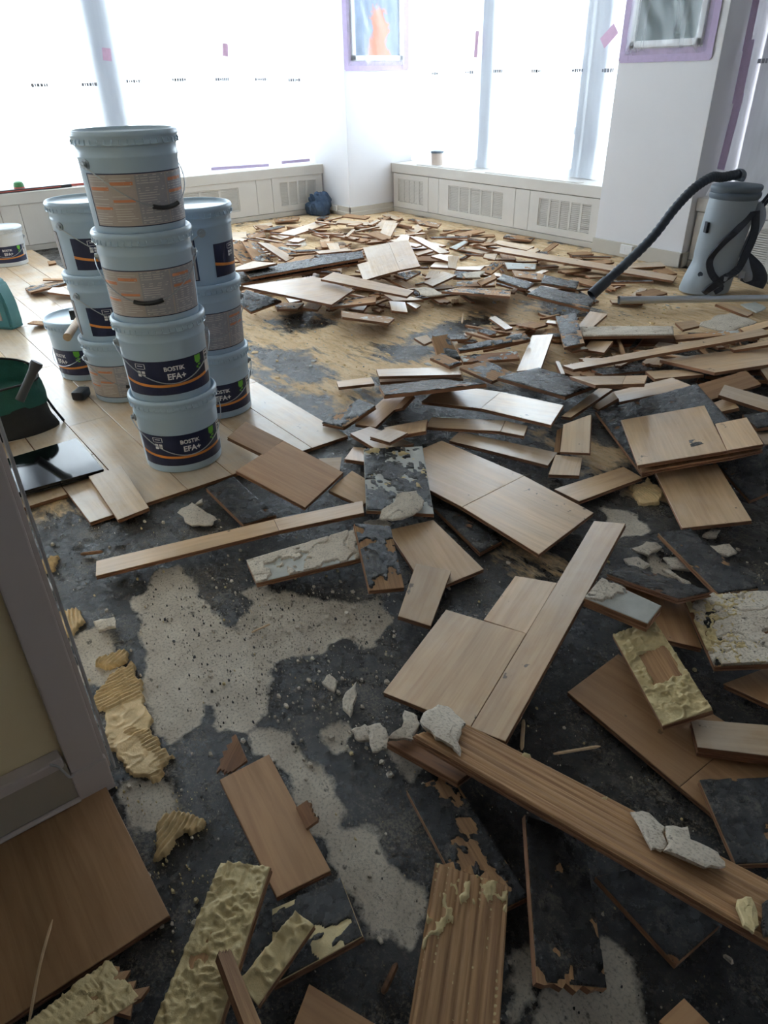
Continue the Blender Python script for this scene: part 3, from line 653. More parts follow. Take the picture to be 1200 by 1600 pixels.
def inset(poly, d):
    n = len(poly); out = []
    for i in range(n):
        p0, p1, p2 = poly[i-1], poly[i], poly[(i+1) % n]
        e1 = p1-p0; e2 = p2-p1; e1 = e1/(np.linalg.norm(e1)+1e-9); e2 = e2/(np.linalg.norm(e2)+1e-9)
        n1 = np.array([-e1[1], e1[0]]); n2 = np.array([-e2[1], e2[0]]); b = n1+n2; b /= max(0.35, np.linalg.norm(b)**2/2)
        out.append(p1+b*d*(1 if np.linalg.norm(b) > 0 else 0)*1.0)
    return out
def jag(poly, rng, edges, amp=0.02, n=9):
    out = []
    for i in range(len(poly)):
        p0, p1 = poly[i], poly[(i+1) % len(poly)]; out.append(p0)
        if i in edges:
            e = p1-p0; nn = np.array([-e[1], e[0]])/np.linalg.norm(e)
            for k in range(1, n): out.append(p0+e*((k+rng.uniform(-.25, .25))/n)+nn*amp*(rng.uniform(-1.5, -0.3) if k % 2 else rng.uniform(0, .4)))
    return out
def board_mesh(name, poly2, th, top, parent=None, detail=True, edge='edge'):
    """prism with a grooved edge; poly2 counter-clockwise in local xy, top at z=0"""
    poly2 = [np.array(p, float) for p in poly2]
    rings = [(0.0012, 0.0), (0.0, -0.0012), (0.0, -0.33*th), (0.003, -0.38*th), (0.003, -0.6*th), (0.0, -0.66*th), (0.0, -th)] if detail else [(0, 0), (0, -0.4*th), (0, -th)]
    V = []; n = len(poly2)
    for d, z in rings:
        for p in (inset(poly2, d) if d else poly2): V.append((p[0], p[1], z))
    Fs = [tuple(range(n))]; mi = [0]
    for r in range(len(rings)-1):
        for i in range(n):
            j = (i+1) % n; Fs.append((r*n+i, (r+1)*n+i, (r+1)*n+j, r*n+j)); mi.append(0 if (detail and r == 0) else 1)
    b = (len(rings)-1)*n; Fs.append(tuple(b+i for i in range(n))[::-1]); mi.append(1)
    return mobj(name, V, Fs, [M[top], M[edge]], parent, mi)
def coat(parent, quad2, kind, cov, bs=0.0, bt=0.0, seed=0, res=0.005, name=None, matk=None, amp=1.0, hole=None, flip=False):
    """residue layer as relief over a quad (local 2D corners); bs, bt lean the cover along / across"""
    q0, q1, q2, q3 = [np.array(p, float) for p in quad2]
    L = max(np.linalg.norm(q1-q0), 0.02); Wd = max(np.linalg.norm(q3-q0), 0.02)
    nu = int(np.clip(L/res, 6, 170)); nv = int(np.clip(Wd/res, 6, 90))
    s = np.linspace(0.004, 0.996, nu); t = np.linspace(0.01, 0.99, nv)
    s = np.concatenate([[s[0]], s, [s[-1]]]); t = np.concatenate([[t[0]], t, [t[-1]]]); nu += 2; nv += 2
    ss, tt = np.meshgrid(s, t, indexing='ij')
    X = ((1-ss)*(1-tt))[..., None]*q0+(ss*(1-tt))[..., None]*q1+(ss*tt)[..., None]*q2+((1-ss)*tt)[..., None]*q3
    u = ss*L; v = tt*Wd
    base = fbm(u*11, v*15, seed, 4)*0.6 + fbm(u*40, v*50, seed+3, 3)*0.4
    mk = (base-0.5)*4.2 + (cov-0.5)*2.4 + bs*(ss-0.5)*2 + bt*(tt-0.5)*2
    if hole:
        hs = np.minimum(np.minimum(ss-hole[0], hole[1]-ss)*L, np.minimum(tt-hole[2], hole[3]-tt)*Wd); mk = np.minimum(mk, -hs*40+(base-.5)*1.2)
    sh = np.clip(mk/0.12, -1, 1)
    if kind == 'tar': h = 0.0012 + 0.0075*fbm(u*55, v*65, seed+5, 3)*np.clip(fbm(u*8, v*8, seed+6, 2)*1.6-.2, .25, 1)
    elif kind == 'glue':
        n1 = fbm(u*40, v*40, seed+5, 2); n2 = fbm(u*80+9, v*80, seed+9, 2); n3 = fbm(u*130, v*130, seed+2, 2)
        r1 = np.clip(1-np.abs(n1-0.5)*9, 0, 1)**.7; r2 = np.clip(1-np.abs(n2-0.5)*7, 0, 1); r3 = np.clip(1-np.abs(n3-0.5)*8, 0, 1)
        pt = np.clip((fbm(u*9, v*9, seed+21, 2)-0.42)*8, 0, 1)
        h = 0.0010 + 0.0062*r1 + pt*0.0045*r2 + pt*0.0012*r3 + 0.0006*n3
    elif kind == 'groove':
        g = np.abs(((v/0.021+0.12*fbm(u*2, v*3, seed, 2)) % 1.0)-0.5)*2
        h = 0.0012 + 0.0024*np.clip((g-0.14)*4, 0, 1) + 0.0022*fbm(u*6, v*160, seed+4, 3)
        sh = np.ones_like(sh)
    elif kind == 'screed': h = 0.006 + 0.003*fbm(u*40, v*30, seed+5, 3)-0.004*(np.abs(fbm(u*7, v*7, seed+8, 3)-0.5) < 0.012)
    elif kind == 'comb':
        h = 0.0008 + 0.0022*(np.sin(u*2*math.pi/0.012) > 0.1)*(fbm(u*8, v*40, seed, 2) > 0.45)
    else: h = 0.0010 + 0.0008*fbm(u*50, v*50, seed+5, 3)
    z = np.where(sh > 0, h*amp*np.clip(sh*1.6, 0, 1), -0.0012)
    z[0, :] = z[-1, :] = -0.0012; z[:, 0] = z[:, -1] = -0.0012
    idx = np.arange(nu*nv).reshape(nu, nv)
    f = np.stack([idx[:-1, :-1], idx[1:, :-1], idx[1:, 1:], idx[:-1, 1:]], -1).reshape(-1, 4)
    zf = z.ravel(); f = f[(zf[f] > -0.001).any(1)]
    if not len(f): return None
    us, inv = np.unique(f, return_inverse=True)
    V = np.concatenate([X.reshape(-1, 2), zf[:, None]], 1)[us]
    nm = name or {'tar': 'bitumen_layer', 'glue': 'adhesive_layer', 'screed': 'screed_layer', 'comb': 'adhesive_ridges', 'groove': 'ribbed_underside', 'raw': 'raw_layer'}.get(kind, 'paint_skin')
    fc = inv.reshape(-1, 4)
    if flip: fc = fc[:, ::-1]
    o = mobj(nm, V, fc, M[matk or {'comb': 'glue', 'groove': 'raw'}.get(kind, kind)], parent, None, True)
    return tag(o, kind='stuff')
def place(o, c, x, y, n):
    o.matrix_world = Matrix(((x[0], y[0], n[0], c[0]), (x[1], y[1], n[1], c[1]), (x[2], y[2], n[2], c[2]), (0, 0, 0, 1)))
BN = [0]; PLANES = {}
PLACED = []                      # (tree, low corner, high corner) of everything lying in the rubble
def solid(V, Fs):
    V = [tuple(map(float, v)) for v in V]; A = np.array(V); return BVHTree.FromPolygons(V, [tuple(map(int, f)) for f in Fs]), A.min(0), A.max(0)
def hits(b):
    for t, lo, hi in PLACED:
        if (b[1] < hi).all() and (lo < b[2]).all() and b[0].overlap(t): return True
    return False
def prisms(quads, pl, th, up):
    """closed prisms of a piece lying in plane pl"""
    n_ = np.array([-pl[0], -pl[1], 1.0]); n_ /= np.linalg.norm(n_); V = []; Fs = []
    for qd in quads:
        P3 = [on_plane(p, pl) for p in qd]; o_ = len(V); k = len(P3)
        V += [p+n_*up for p in P3]+[p-n_*(th+.0006) for p in P3]
        Fs += [tuple(o_+i for i in range(k)), tuple(o_+k+i for i in range(k))]+[(o_+i, o_+(i+1) % k, o_+k+(i+1) % k, o_+k+i) for i in range(k)]
    return V, Fs
def clear_plane(quads, pl, th, up):
    """slide the piece along its view rays (outline kept) to the nearest height clear of its neighbours"""
    best = pl
    for st in range(0, 61):
        for sg in ((1,) if st == 0 else (1, -1)):
            q = (pl[0], pl[1], pl[2]+sg*st*.002); zz = min(on_plane(p, q)[2] for qd in quads for p in qd)
            if zz < th+.001 and st: continue
            b = solid(*prisms(quads, q, th, up))
            if not hits(b): PLACED.append(b); return q
    PLACED.append(solid(*prisms(quads, best, th, up))); return best
def lift_clear(o, top=.10):
    """raise a loose lump until it rests clear of what is below it"""
    me_ = o.data; Fs = [tuple(p.vertices) for p in me_.polygons]; z0_ = o.location.z
    for st in range(0, 46):
        V = [v.co+Vector((o.location.x, o.location.y, z0_+st*.002)) for v in me_.vertices]; b = solid(V, Fs)
        if not hits(b): break
    o.location.z = z0_+st*.002; PLACED.append(b); return o
def boards(kind, z, label, quads, group=None, th=TH, top=None, coats=(), name=None, lam=0.06, jagged=None, tilt=0.6, jag_amp=0.02):
    """traced board(s): first quad fixes the plane, z is the top of its lowest corner"""
    BN[0] += 1; rng = random.Random(BN[0])
    pl = solve_plane(quads[0][:4], z, lam, tilt) if len(quads[0]) >= 4 else (0, 0, z)
    if len(quads) > 1:   # keep every board of the piece above the floor
        Dd = np.array([ray(p) for qd in quads for p in qd]); kk = Dd[:, 2]/(Dd[:, 2]-pl[0]*Dd[:, 0]-pl[1]*Dd[:, 1]); pl = (pl[0], pl[1], CAM_H-(CAM_H-z)/kk.max())
    pl = clear_plane(quads, pl, th, .0095 if (kind != 'face' or coats) else .0004)
    near = np.linalg.norm(on_plane(quads[0][0], pl)[:2]) < 3.2
    res = 0.0028 if np.linalg.norm(on_plane(quads[0][0], pl)[:2]) < 2.0 else (0.008 if near else 0.014)
    top = top or {'face': 'oak', 'tar': 'rawdark', 'raw': 'raw', 'glue': 'raw', 'screed': 'rawdark'}[kind]
    multi = len(quads) > 1
    PLANES[label] = pl; P0, c, x, y, n = frame_of([on_plane(p, pl) for p in quads[0]])
    root = None
    if multi:
        root = bpy.data.objects.new(name or 'oak_floorboard', None); root.empty_display_size = 0.1; COL.objects.link(root); place(root, c, x, y, n)
    for qi, qd in enumerate(quads):
        P3 = [on_plane(p, pl) for p in qd]
        loc = [np.array([(p-c)@x, (p-c)@y]) for p in P3]
        ar = sum(loc[i][0]*loc[(i+1) % len(loc)][1]-loc[(i+1) % len(loc)][0]*loc[i][1] for i in range(len(loc)))
        orig = list(loc)
        if ar < 0:
            loc = loc[::-1]
            if jagged is not None and not multi: jagged = tuple((2-e) % 4 for e in jagged)
        if multi:
            cc = sum(loc)/len(loc); m2 = inset(loc, .0006); off = cc
            o = board_mesh('board', [p-off for p in m2], th, top, root, True); o.location = (off[0], off[1], rng.uniform(-0.0008, 0.0008))
        else:
            pl2 = jag(loc, rng, jagged, jag_amp) if jagged is not None else loc
            o = board_mesh(name or {'face': 'oak_board', 'raw': 'splintered_board'}.get(kind, 'upturned_board'), pl2, th, top, None, near and jagged is None); place(o, c, x, y, n); root = o
        if len(loc) == 4:
            # start the residue frame at the long edge so s runs along the board
            e0 = np.linalg.norm(loc[1]-loc[0]); e1 = np.linalg.norm(loc[2]-loc[1]); e0 = np.linalg.norm(orig[1]-orig[0]); e1 = np.linalg.norm(orig[2]-orig[1]); ql = orig if e0 >= e1 else [orig[1], orig[2], orig[3], orig[0]]
            if multi: ql = [p-off for p in ql]
            cs = list(coats)
            if not cs and kind == 'tar': cs = [('tar', 0.72, 0, 0)]
            if not cs and kind == 'screed': cs = [('screed', 0.8, 0, 0)]
            if not cs and kind == 'glue': cs = [('glue', 0.9, 0, 0)]
            for k, cv in enumerate(cs):
                kd, cov = cv[0], cv[1]; bs = cv[2] if len(cv) > 2 else 0; bt = cv[3] if len(cv) > 3 else 0
                coat(o, ql, kd, cov, bs, bt, BN[0]*13+k*5, res, hole=cv[4] if len(cv) > 4 else None, flip=ar < 0)
    tag(root, label, 'floorboard', group)
    return root
def chunk(px, z, label, group=None, th=0.012, m='screed', name='screed_chunk', cat='screed chunk', rough=0.35, tiltamt=0.06, seed=None, on=None):
    """broken lump: ragged outline, uneven top, tapering under-edge"""
    BN[0] += 1; rng = random.Random(BN[0] if seed is None else seed)
    if on:
        a_, b_, c_ = PLANES[on]; up_ = (a_, b_, c_+th*0.9+0.002); P = [on_plane(p, up_)[:2] for p in px]; cm_ = sum(P)/len(P); z = c_+a_*cm_[0]+b_*cm_[1]+th*0.9+0.002
    else: P = [fl(p, z)[:2] for p in px]
    c = sum(P)/len(P); L = [p-c for p in P]
    ar = sum(L[i][0]*L[(i+1) % len(L)][1]-L[(i+1) % len(L)][0]*L[i][1] for i in range(len(L)))
    if ar < 0: L = L[::-1]
    R = []
    for i in range(len(L)):
        a, b = L[i], L[(i+1) % len(L)]; e = b-a; nn = np.array([e[1], -e[0]])
        for k in range(3): R.append(a+e*k/3+nn*(rng.uniform(-0.09, 0.09) if k else 0))
    n = len(R); V = []; ax, ay = rng.uniform(-tiltamt, tiltamt), rng.uniform(-tiltamt, tiltamt)
    if on: ax, ay = PLANES[on][0], PLANES[on][1]
    for sc, zz in ((0.45, 0.0), (0.85, -0.05*th), (1.0, -0.22*th), (1.02, -0.6*th), (0.93, -th)):
        for p in R:
            q = p*sc*(1+rng.uniform(-0.03, 0.03)); V.append((q[0], q[1], zz+rng.uniform(-1, 1)*0.12*th*rough*2+(ax*q[0]+ay*q[1])))
    Fs = [tuple(range(n))]
    for r in range(4):
        for i in range(n): j = (i+1) % n; Fs.append((r*n+i, (r+1)*n+i, (r+1)*n+j, r*n+j))
    Fs.append(tuple(4*n+i for i in range(n))[::-1])
    o = mobj(name, V, Fs, M[m]); o.location = (c[0], c[1], z); lift_clear(o)
    return tag(o, label, cat, group)
# ---------------------------------------------------------------- boards still laid
def laid_field(name, x0, x1, y0, y1, wid, lens, z, top, label, seed):
    e = empty(name); tag(e, label, None, None, 'structure'); rng = random.Random(seed); cache = {}
    y = y1
    while y > y0+0.02:
        w = min(wid, y-y0); x = x1
        first = True
        while x > x0+0.02:
            L = rng.choice(lens); L = L*rng.choice((0.45, 0.7, 1.0)) if first else L; first = False; L = min(L, x-x0)
            key = (round(L, 3), round(w, 3))
            if key not in cache:
                o = board_mesh('board', [(-L/2+.0012, -w/2+.0012), (L/2-.0012, -w/2+.0012), (L/2-.0012, w/2-.0012), (-L/2+.0012, w/2-.0012)], TH, top, e, True); cache[key] = o.data
            else:
                o = link(bpy.data.objects.new('board', cache[key]), e)
            o.location = (x-L/2, y-w/2, z+rng.uniform(-0.0006, 0.0006)); x -= L
        y -= w
    return e
laid_field('floor_laid', XW+0.03, -2.34, 0.42, 1.55, 0.188, (1.2, 1.5, 0.9), TH, 'oak_laid', 'dusty oak boards still laid beneath the paint pails', 4)
laid_field('floor_laid', XW+0.03, -2.60, -1.9, 0.42, 0.188, (1.2, 1.5, 0.9), TH, 'oak_laid', 'dusty oak boards still laid around the tool bag and teal case', 5)
laid_field('floor_threshold', -1.36, -0.835, -1.40, 0.098, 0.31, (0.9,), TH, 'oak_warm', 'worn oak boards still laid in the doorway', 6)

HEAP = 'boards of the far rubble heap'; MIDG = 'boards of the rubble pile right of the pails'
def B(*a, **k): return boards(*a, **k)
# --- foreground
B('face', .030, 'small clean oak board lying on the bare screed strip', [[(343,1218),(420,1178),(517,1360),(432,1402)]], top='oak_warm')
B('face', .034, 'oak panel of three boards, one far longer than the others', [[(928,814),(978,818),(790,1159),(735,1137)], [(598,1082),(697,952),(823,990),(735,1137)], [(755,968),(805,899),(871,910),(823,990)]])
B('face', .034, 'long narrow oak strip of two lengths pointing at the pails', [[(150,876),(428,811),(436,829),(149,900)], [(428,811),(567,782),(569,801),(436,829)]])
B('screed', .030, 'upturned board coated in cracked grey screed beside the long narrow strip', [[(385,878),(557,826),(563,873),(400,912)]], coats=[('paint', .9), ('screed', .72, 0, -.4)])
B('tar', .036, 'upturned board with one bitumen end and one bare end beside the grey screed board', [[(553,818),(610,823),(632,918),(577,923)]], top='raw', coats=[('tar', .62, -.45, 0)])
B('face', .022, 'oak board end beneath the speckled upturned board', [[(606,828),(677,812),(756,889),(668,925)]])
B('face', .040, 'small oak offcut leaning on a wider oak board end', [[(650,880),(705,892),(673,978),(622,962)]])
B('tar', .075, 'upturned board half black and half pale speckled, topped by grey screed', [[(568,703),(660,697),(678,803),(572,797)]], top='paint', coats=[('tar', .50, 0, .75), ('tar', .40, 0, -.2), ('glue', .30)])
B('face', .050, 'large pale oak panel of two wide boards in the middle of the floor', [[(690,688),(819,743),(722,792),(597,727)], [(819,743),(928,801),(842,866),(722,792)]])
B('tar', .018, 'bitumen coated board lying under the large pale panel', [[(678,793),(712,801),(785,845),(750,864)]], tilt=.03, coats=[('tar', .8, .25, 0), ('glue', .2)])
B('face', .055, 'shaded oak panel of a short and a wide board beside the pails', [[(443,688),(537,738),(477,793),(368,735)], [(383,658),(443,688),(412,711),(355,683)]], top='oak_warm')
B('face', .020, 'oak board end between the shaded panel and the speckled board', [[(513,766),(550,735),(600,765),(565,790)]])
B('face', .026, 'little oak corner peeping from behind the speckled board', [[(538,717),(552,698),(572,700),(573,722)]])
B('face', .018, 'pale wood scrap behind the shaded oak panel', [[(498,716),(534,714),(531,735),(505,728)]], top='oak_dusty')
B('tar', .020, 'bitumen covered board with a screed chip on it, below the shaded panel', [[(322,763),(365,745),(432,805),(380,820)]], coats=[('tar', .85)])
B('face', .030, 'pale oak board jutting out beside the polished black slab', [[(138,744),(190,728),(233,793),(184,812)]], top='oak_dusty')
B('face', .026, 'broad oak board beneath the yellow glue board', [[(886,1081),(966,1021),(1162,1145),(1062,1230)], [(1062,1230),(1162,1145),(1255,1200),(1135,1290)]], top='oak_warm')
B('glue', .080, 'short board caked in yellow adhesive with a bare wood window', [[(957,993),(1022,968),(1114,1110),(1035,1135)]], coats=[('glue', .95, 0, 0, (.30, .62, .12, .72))])
B('face', .066, 'thick whitish board stack with layered edge', [[(1079,1123),(1245,1136),(1250,1187),(1090,1167)]], th=.030, top='oak_dusty')
B('tar', .040, 'bitumen black board with yellow flecks beside the layered board', [[(1092,1219),(1240,1214),(1300,1345),(1150,1352)]], top='raw', coats=[('tar', .78)])
B('raw', .050, 'long grooved raw plank with two screed lumps on it', [[(645,1150),(718,1128),(1235,1398),(1240,1495)]], coats=[('groove', 1), ('glue', .10, .2, 0)], lam=.3)
B('raw', .022, 'raw strip trapped under the end of the long grooved plank', [[(604,1160),(640,1140),(745,1200),(715,1222)]], top='rawdark')
B('tar', .034, 'bitumen stained board with a bare wood margin under the split plank', [[(635,1235),(704,1207),(826,1402),(745,1442)]], top='raw', coats=[('tar', .60, -.25, .35)])
B('raw', .055, 'split plank with torn end and rows of yellow adhesive', [[(680,1348),(795,1385),(778,1650),(630,1650)]], coats=[('groove', 1), ('glue', .30, -.8, 0), ('comb', .62, 0, 0)], jagged=(0,), jag_amp=.028)
B('tar', .038, 'board thick with black bitumen and a splintered bare end', [[(820,1273),(912,1310),(948,1545),(838,1535)]], top='raw', coats=[('tar', .80, -.45, 0)], jagged=(2,), jag_amp=.008)
B('tar', .017, 'dark board almost lost in the bitumen below the grooved plank', [[(930,1370),(1060,1340),(1125,1447),(1057,1508)]], coats=[('tar', .92)])
B('face', .020, 'corner of a warm oak board on the dark bitumen beside a bare screed patch', [[(1030,1595),(1069,1559),(1120,1610),(1080,1650)]], top='oak_warm')
B('glue', .048, 'long board coated in bubbled yellow adhesive beside the doorway boards', [[(345,1348),(423,1355),(330,1645),(222,1645)]], coats=[('glue', .86)])
B('raw', .066, 'thin splinter lying on the bubbled yellow board', [[(340,1490),(362,1486),(425,1640),(398,1645)]], jagged=(0,), jag_amp=.006)
B('glue', .064, 'narrow yellow adhesive strip leaning over a black and yellow board', [[(463,1425),(491,1446),(403,1572),(372,1535)]], coats=[('glue', .8)])
B('tar', .036, 'black and yellow board below the small clean oak board', [[(425,1420),(533,1373),(567,1463),(425,1540)]], top='glue', coats=[('tar', .55, 0, .2)])
B('face', .032, 'dark oak board end with splintered side next to yellow strips', [[(483,1537),(600,1608),(560,1700),(440,1650)]], top='oak_warm')
B('raw', .012, 'yellow splintered scrap under the edge of the doorway boards', [[(40,1600),(170,1500),(220,1560),(100,1640)]], coats=[('glue', .5), ('comb', .6)], jagged=(1, 2), th=.008)
B('raw', .014, 'torn wood scrap above the small clean oak board', [[(340,1200),(368,1147),(386,1188),(362,1206)]], jagged=(0, 3), th=.006, jag_amp=.008, top='rawdark')
B('raw', .016, 'stub of raw wood beside the small clean oak board', [[(462,1262),(480,1250),(496,1282),(478,1295)]], jagged=(1,), th=.008, jag_amp=.006, top='rawdark')
# --- middle right
SMG = B('face', .105, 'upper stepped oak piece of two boards with a dark smudge', [[(970,656),(1101,633),(1136,704),(996,727)], [(1117,662),(1167,652),(1193,694),(1136,704)]], lam=.3)
sb_ = [c_ for c_ in SMG.children if c_.type == 'MESH'][0]; inv_ = (sb_.matrix_basis).inverted(); mw_ = SMG.matrix_world.inverted()
sq_ = []
for p_ in ((1076,688),(1106,682),(1110,690),(1080,699)):
    q_ = inv_ @ (mw_ @ Vector(on_plane(p_, PLANES['upper stepped oak piece of two boards with a dark smudge']))); sq_.append(np.array([q_.x, q_.y]))
coat(sb_, sq_, 'tar', .42, seed=5, res=.003, name='smudge', amp=.12)
B('face', .075, 'lower stepped oak piece of two boards under the smudged one', [[(978,672),(1105,648),(1140,714),(1002,738)], [(1120,672),(1165,664),(1192,702),(1140,714)]], lam=.3, top='oak_warm')
B('face', .040, 'square oak panel with wide grain below the stepped boards', [[(1022,735),(1121,725),(1175,813),(1066,825)]])
B('tar', .030, 'bitumen coated board beside the square wide-grained board', [[(1110,715),(1230,690),(1262,745),(1172,783)]], coats=[('tar', .85)])
B('tar', .050, 'wide bitumen board with a pale torn patch under the stepped boards', [[(930,644),(1090,600),(1170,690),(1003,742)]], coats=[('tar', .86), ('paint', .12, .3, -.3)])
B('face', .028, 'short oak plank below the stacked offcuts', [[(866,764),(974,729),(1004,746),(905,783)]])
B('face', .062, 'square pale offcut stacked on another beside the two-board plank', [[(880,663),(924,647),(921,708),(875,706)]], top='oak_dusty')
B('face', .034, 'lower pale offcut under a square one', [[(868,710),(910,715),(905,743),(857,741)]], top='oak_dusty')
B('raw', .040, 'thin raw lath under the square pale offcut', [[(870,672),(878,668),(874,707),(865,707)]])
B('face', .080, 'wide whitish two-board plank resting on rubble', [[(658,627),(695,600),(783,612),(751,638)], [(783,612),(881,633),(861,664),(751,638)]], top='oak_dusty')
B('face', .060, 'slim two-board strip below the wide whitish plank', [[(665,667),(674,652),(790,657),(782,674)], [(790,657),(825,665),(819,681),(782,674)]], top='oak_dusty')
B('face', .052, 'long whitish plank above the large pale panel', [[(702,688),(718,674),(871,707),(856,727)]], top='oak_dusty')
B('face', .034, 'pale board beneath the small oak tile', [[(547,677),(578,666),(647,693),(590,703)]], top='oak_dusty')
B('face', .032, 'plain oak board left of the slim two-board strip', [[(600,668),(668,655),(665,673),(612,682)]])
B('face', .052, 'small oak tile lying on a larger pale board', [[(578,682),(605,668),(637,676),(609,691)]], top='oak_dusty')
B('tar', .034, 'blue-black bitumen board leaning against a plain oak plank', [[(503,661),(562,625),(587,635),(536,668)]], top='raw', coats=[('tar', .72, .3, 0)])
B('face', .040, 'plain oak plank leaning beside the blue-black board', [[(555,662),(612,611),(643,615),(587,667)]])
B('raw', .022, 'raw backing strip along the plain oak plank', [[(615,640),(640,612),(646,618),(628,637)]])
B('face', .036, 'short oak block left of the double plank', [[(526,596),(580,589),(585,599),(529,605)]])
B('face', .056, 'upper board of the double plank beyond the bitumen patch', [[(588,577),(717,573),(721,585),(592,588)]], top='oak_dusty')
B('raw', .036, 'lower board of the double plank beyond the bitumen patch', [[(592,585),(722,580),(724,592),(594,597)]])
B('tar', .016, 'bitumen strip running below the double plank', [[(592,603),(690,593),(760,600),(600,618)]], coats=[('tar', .7)])
B('tar', .040, 'small upturned board half bare and half bitumen near the white corner piece', [[(675,527),(700,522),(720,562),(684,557)]], top='raw', coats=[('tar', .45, .1, -.6)], tilt=.8)
B('raw', .034, 'crumbled raw board end next to the half bare board', [[(672,559),(690,552),(722,566),(703,573)]], coats=[('tar', .45)])
B('tar', .060, 'long thin board with flaking bitumen and brown edge', [[(713,543),(820,520),(829,530),(718,549)]], top='raw', coats=[('tar', .55)])
B('raw', .040, 'raw board under the long flaking board', [[(718,556),(808,548),(812,560),(724,566)]], top='rawdark', coats=[('paint', .4), ('tar', .35)])
B('face', .034, 'white broken corner piece beside the bitumen patch', [[(647,528),(667,523),(676,532),(663,538)]], top='oak_dusty')
B('raw', .050, 'splintered board with bitumen streaks before the tilted oak board', [[(718,574),(760,563),(802,583),(768,596)]], coats=[('tar', .5)])
B('tar', .072, 'broad glossy bitumen board over the end of the white-edged plank', [[(777,590),(842,575),(935,601),(883,620)]], coats=[('tar', .9)])
B('face', .040, 'white-edged plank poking out from the glossy bitumen board', [[(877,650),(937,605),(957,608),(892,652)]], top='oak_dusty')
B('face', .080, 'tilted oak board standing up among the splintered pieces', [[(807,580),(832,524),(864,522),(845,576)]], tilt=.8)
B('tar', .072, 'upturned board with bitumen and a ribbed bare end near the hose', [[(868,495),(900,489),(913,537),(881,543)]], top='raw', coats=[('tar', .62, -.3, 0)], tilt=.8)
B('face', .050, 'oak offcut behind the ribbed upturned board', [[(903,510),(922,486),(949,491),(925,512)]])
B('screed', .058, 'long board with a grey screed crust running towards the vacuum pipe', [[(900,512),(1052,511),(1053,524),(912,526)]], top='raw', coats=[('screed', .75)])
B('raw', .038, 'raw board under the grey crusted board', [[(905,524),(1050,522),(1060,536),(915,540)]], top='rawdark')
B('face', .034, 'small oak block below the grey crusted board', [[(912,546),(923,532),(958,533),(944,551)]])
B('face', .100, 'very long oak plank bridging the rubble', [[(880,571),(1190,513),(1208,521),(896,577)]], lam=.4)
B('face', .075, 'broad oak board under the very long bridging plank', [[(1031,562),(1215,538),(1290,556),(1117,582)]], lam=.2)
B('face', .095, 'slim board stacked over the broad oak board', [[(1141,544),(1215,528),(1225,535),(1147,547)]])
B('face', .050, 'short board tucked under the broad oak board', [[(1008,580),(1070,577),(1100,585),(1023,592)]])
B('face', .048, 'brownish oak board behind the stepped boards', [[(1070,607),(1165,579),(1190,600),(1093,630)]], top='oak_warm')
B('face', .072, 'white faced plank slanting behind the stepped boards', [[(1132,601),(1225,628),(1220,648),(1123,617)]], top='oak_dusty')
B('face', .060, 'white board end beyond the brownish oak board', [[(1188,577),(1215,570),(1235,600),(1205,602)]], top='oak_dusty')
B('face', .034, 'oak board behind the wide bitumen board', [[(958,612),(1050,590),(1085,604),(968,628)]])
B('face', .024, 'flat two-board oak strip below the bridging plank', [[(890,588),(978,587),(972,600),(930,601)], [(978,587),(1012,586),(1007,599),(972,600)]])
B('face', .022, 'oak wedge beside the flat two-board strip', [[(925,635),(958,612),(966,622),(935,640)]])
B('face', .034, 'oak board mostly hidden under the brownish board', [[(1085,640),(1140,620),(1155,637),(1108,647)]])
B('tar', .044, 'bitumen board end beside the stepped boards', [[(1160,648),(1215,643),(1230,662),(1183,670)]], coats=[('tar', .85)])
B('face', .024, 'white strip end beside the stepped boards', [[(1181,675),(1225,674),(1225,693),(1195,694)]], top='oak_dusty')
B('tar', .044, 'upturned board of patchy bitumen with a reddish edge', [[(1028,833),(1079,826),(1185,920),(1122,928)]], top='raw', coats=[('tar', .80, 0, 0)])
B('screed', .066, 'big upturned board crusted with grey screed and yellow specks', [[(1065,931),(1225,925),(1240,1036),(1115,1042)]], top='rawdark', coats=[('glue', .55, -.2, .2), ('tar', .4, .2, .3), ('screed', .66, .25, -.6)])
B('face', .044, 'mitred oak board between the yellow board and the screed crusted one', [[(966,913),(1064,932),(1098,1013),(1000,990)]], top='oak_warm')
B('screed', .050, 'grooved board with a pale grey painted skin beside the three-board panel', [[(913,935),(940,905),(1034,947),(1012,975)]], th=.028, top='raw', coats=[('paint', .85, .1, 0), ('screed', .32, -.7, 0)])
B('tar', .020, 'bitumen board with brown edge behind the mitred board', [[(948,897),(985,884),(1112,925),(1060,936)]], coats=[('tar', .8)])
B('face', .022, 'dark oak board below the screed crusted board', [[(1130,1068),(1205,1040),(1265,1090),(1200,1100)]], top='oak_warm')
# --- far heap
F_ = dict(group=HEAP)
B('face', .075, 'long pale oak board on top of the heap towards the corner pillar', [[(423,369),(495,346),(512,350),(440,374)]], top='oak_dusty', **F_)
B('tar', .105, 'long blue-black bitumen plank across the heap beside the pail stacks', [[(380,422),(566,392),(569,403),(391,434)]], coats=[('tar', .88)], lam=.3, **F_)
B('tar', .070, 'second bitumen plank under the long blue-black plank', [[(350,426),(560,398),(560,410),(356,447)]], coats=[('tar', .9)], lam=.3, **F_)
B('face', .110, 'large oak board propped over a dark hollow in the heap', [[(378,447),(490,431),(552,453),(518,476)]], **F_)
B('face', .135, 'long oak board lying across the propped large board', [[(501,436),(521,425),(647,454),(636,463)]], **F_)
B('face', .135, 'grey-white panel of three boards tilted up on the heap', [[(567,387),(607,379),(625,422),(584,433)], [(607,379),(638,375),(657,416),(625,422)], [(558,413),(576,408),(585,433),(568,438)]], tilt=.9, lam=.03, top='oak_dusty', **F_)
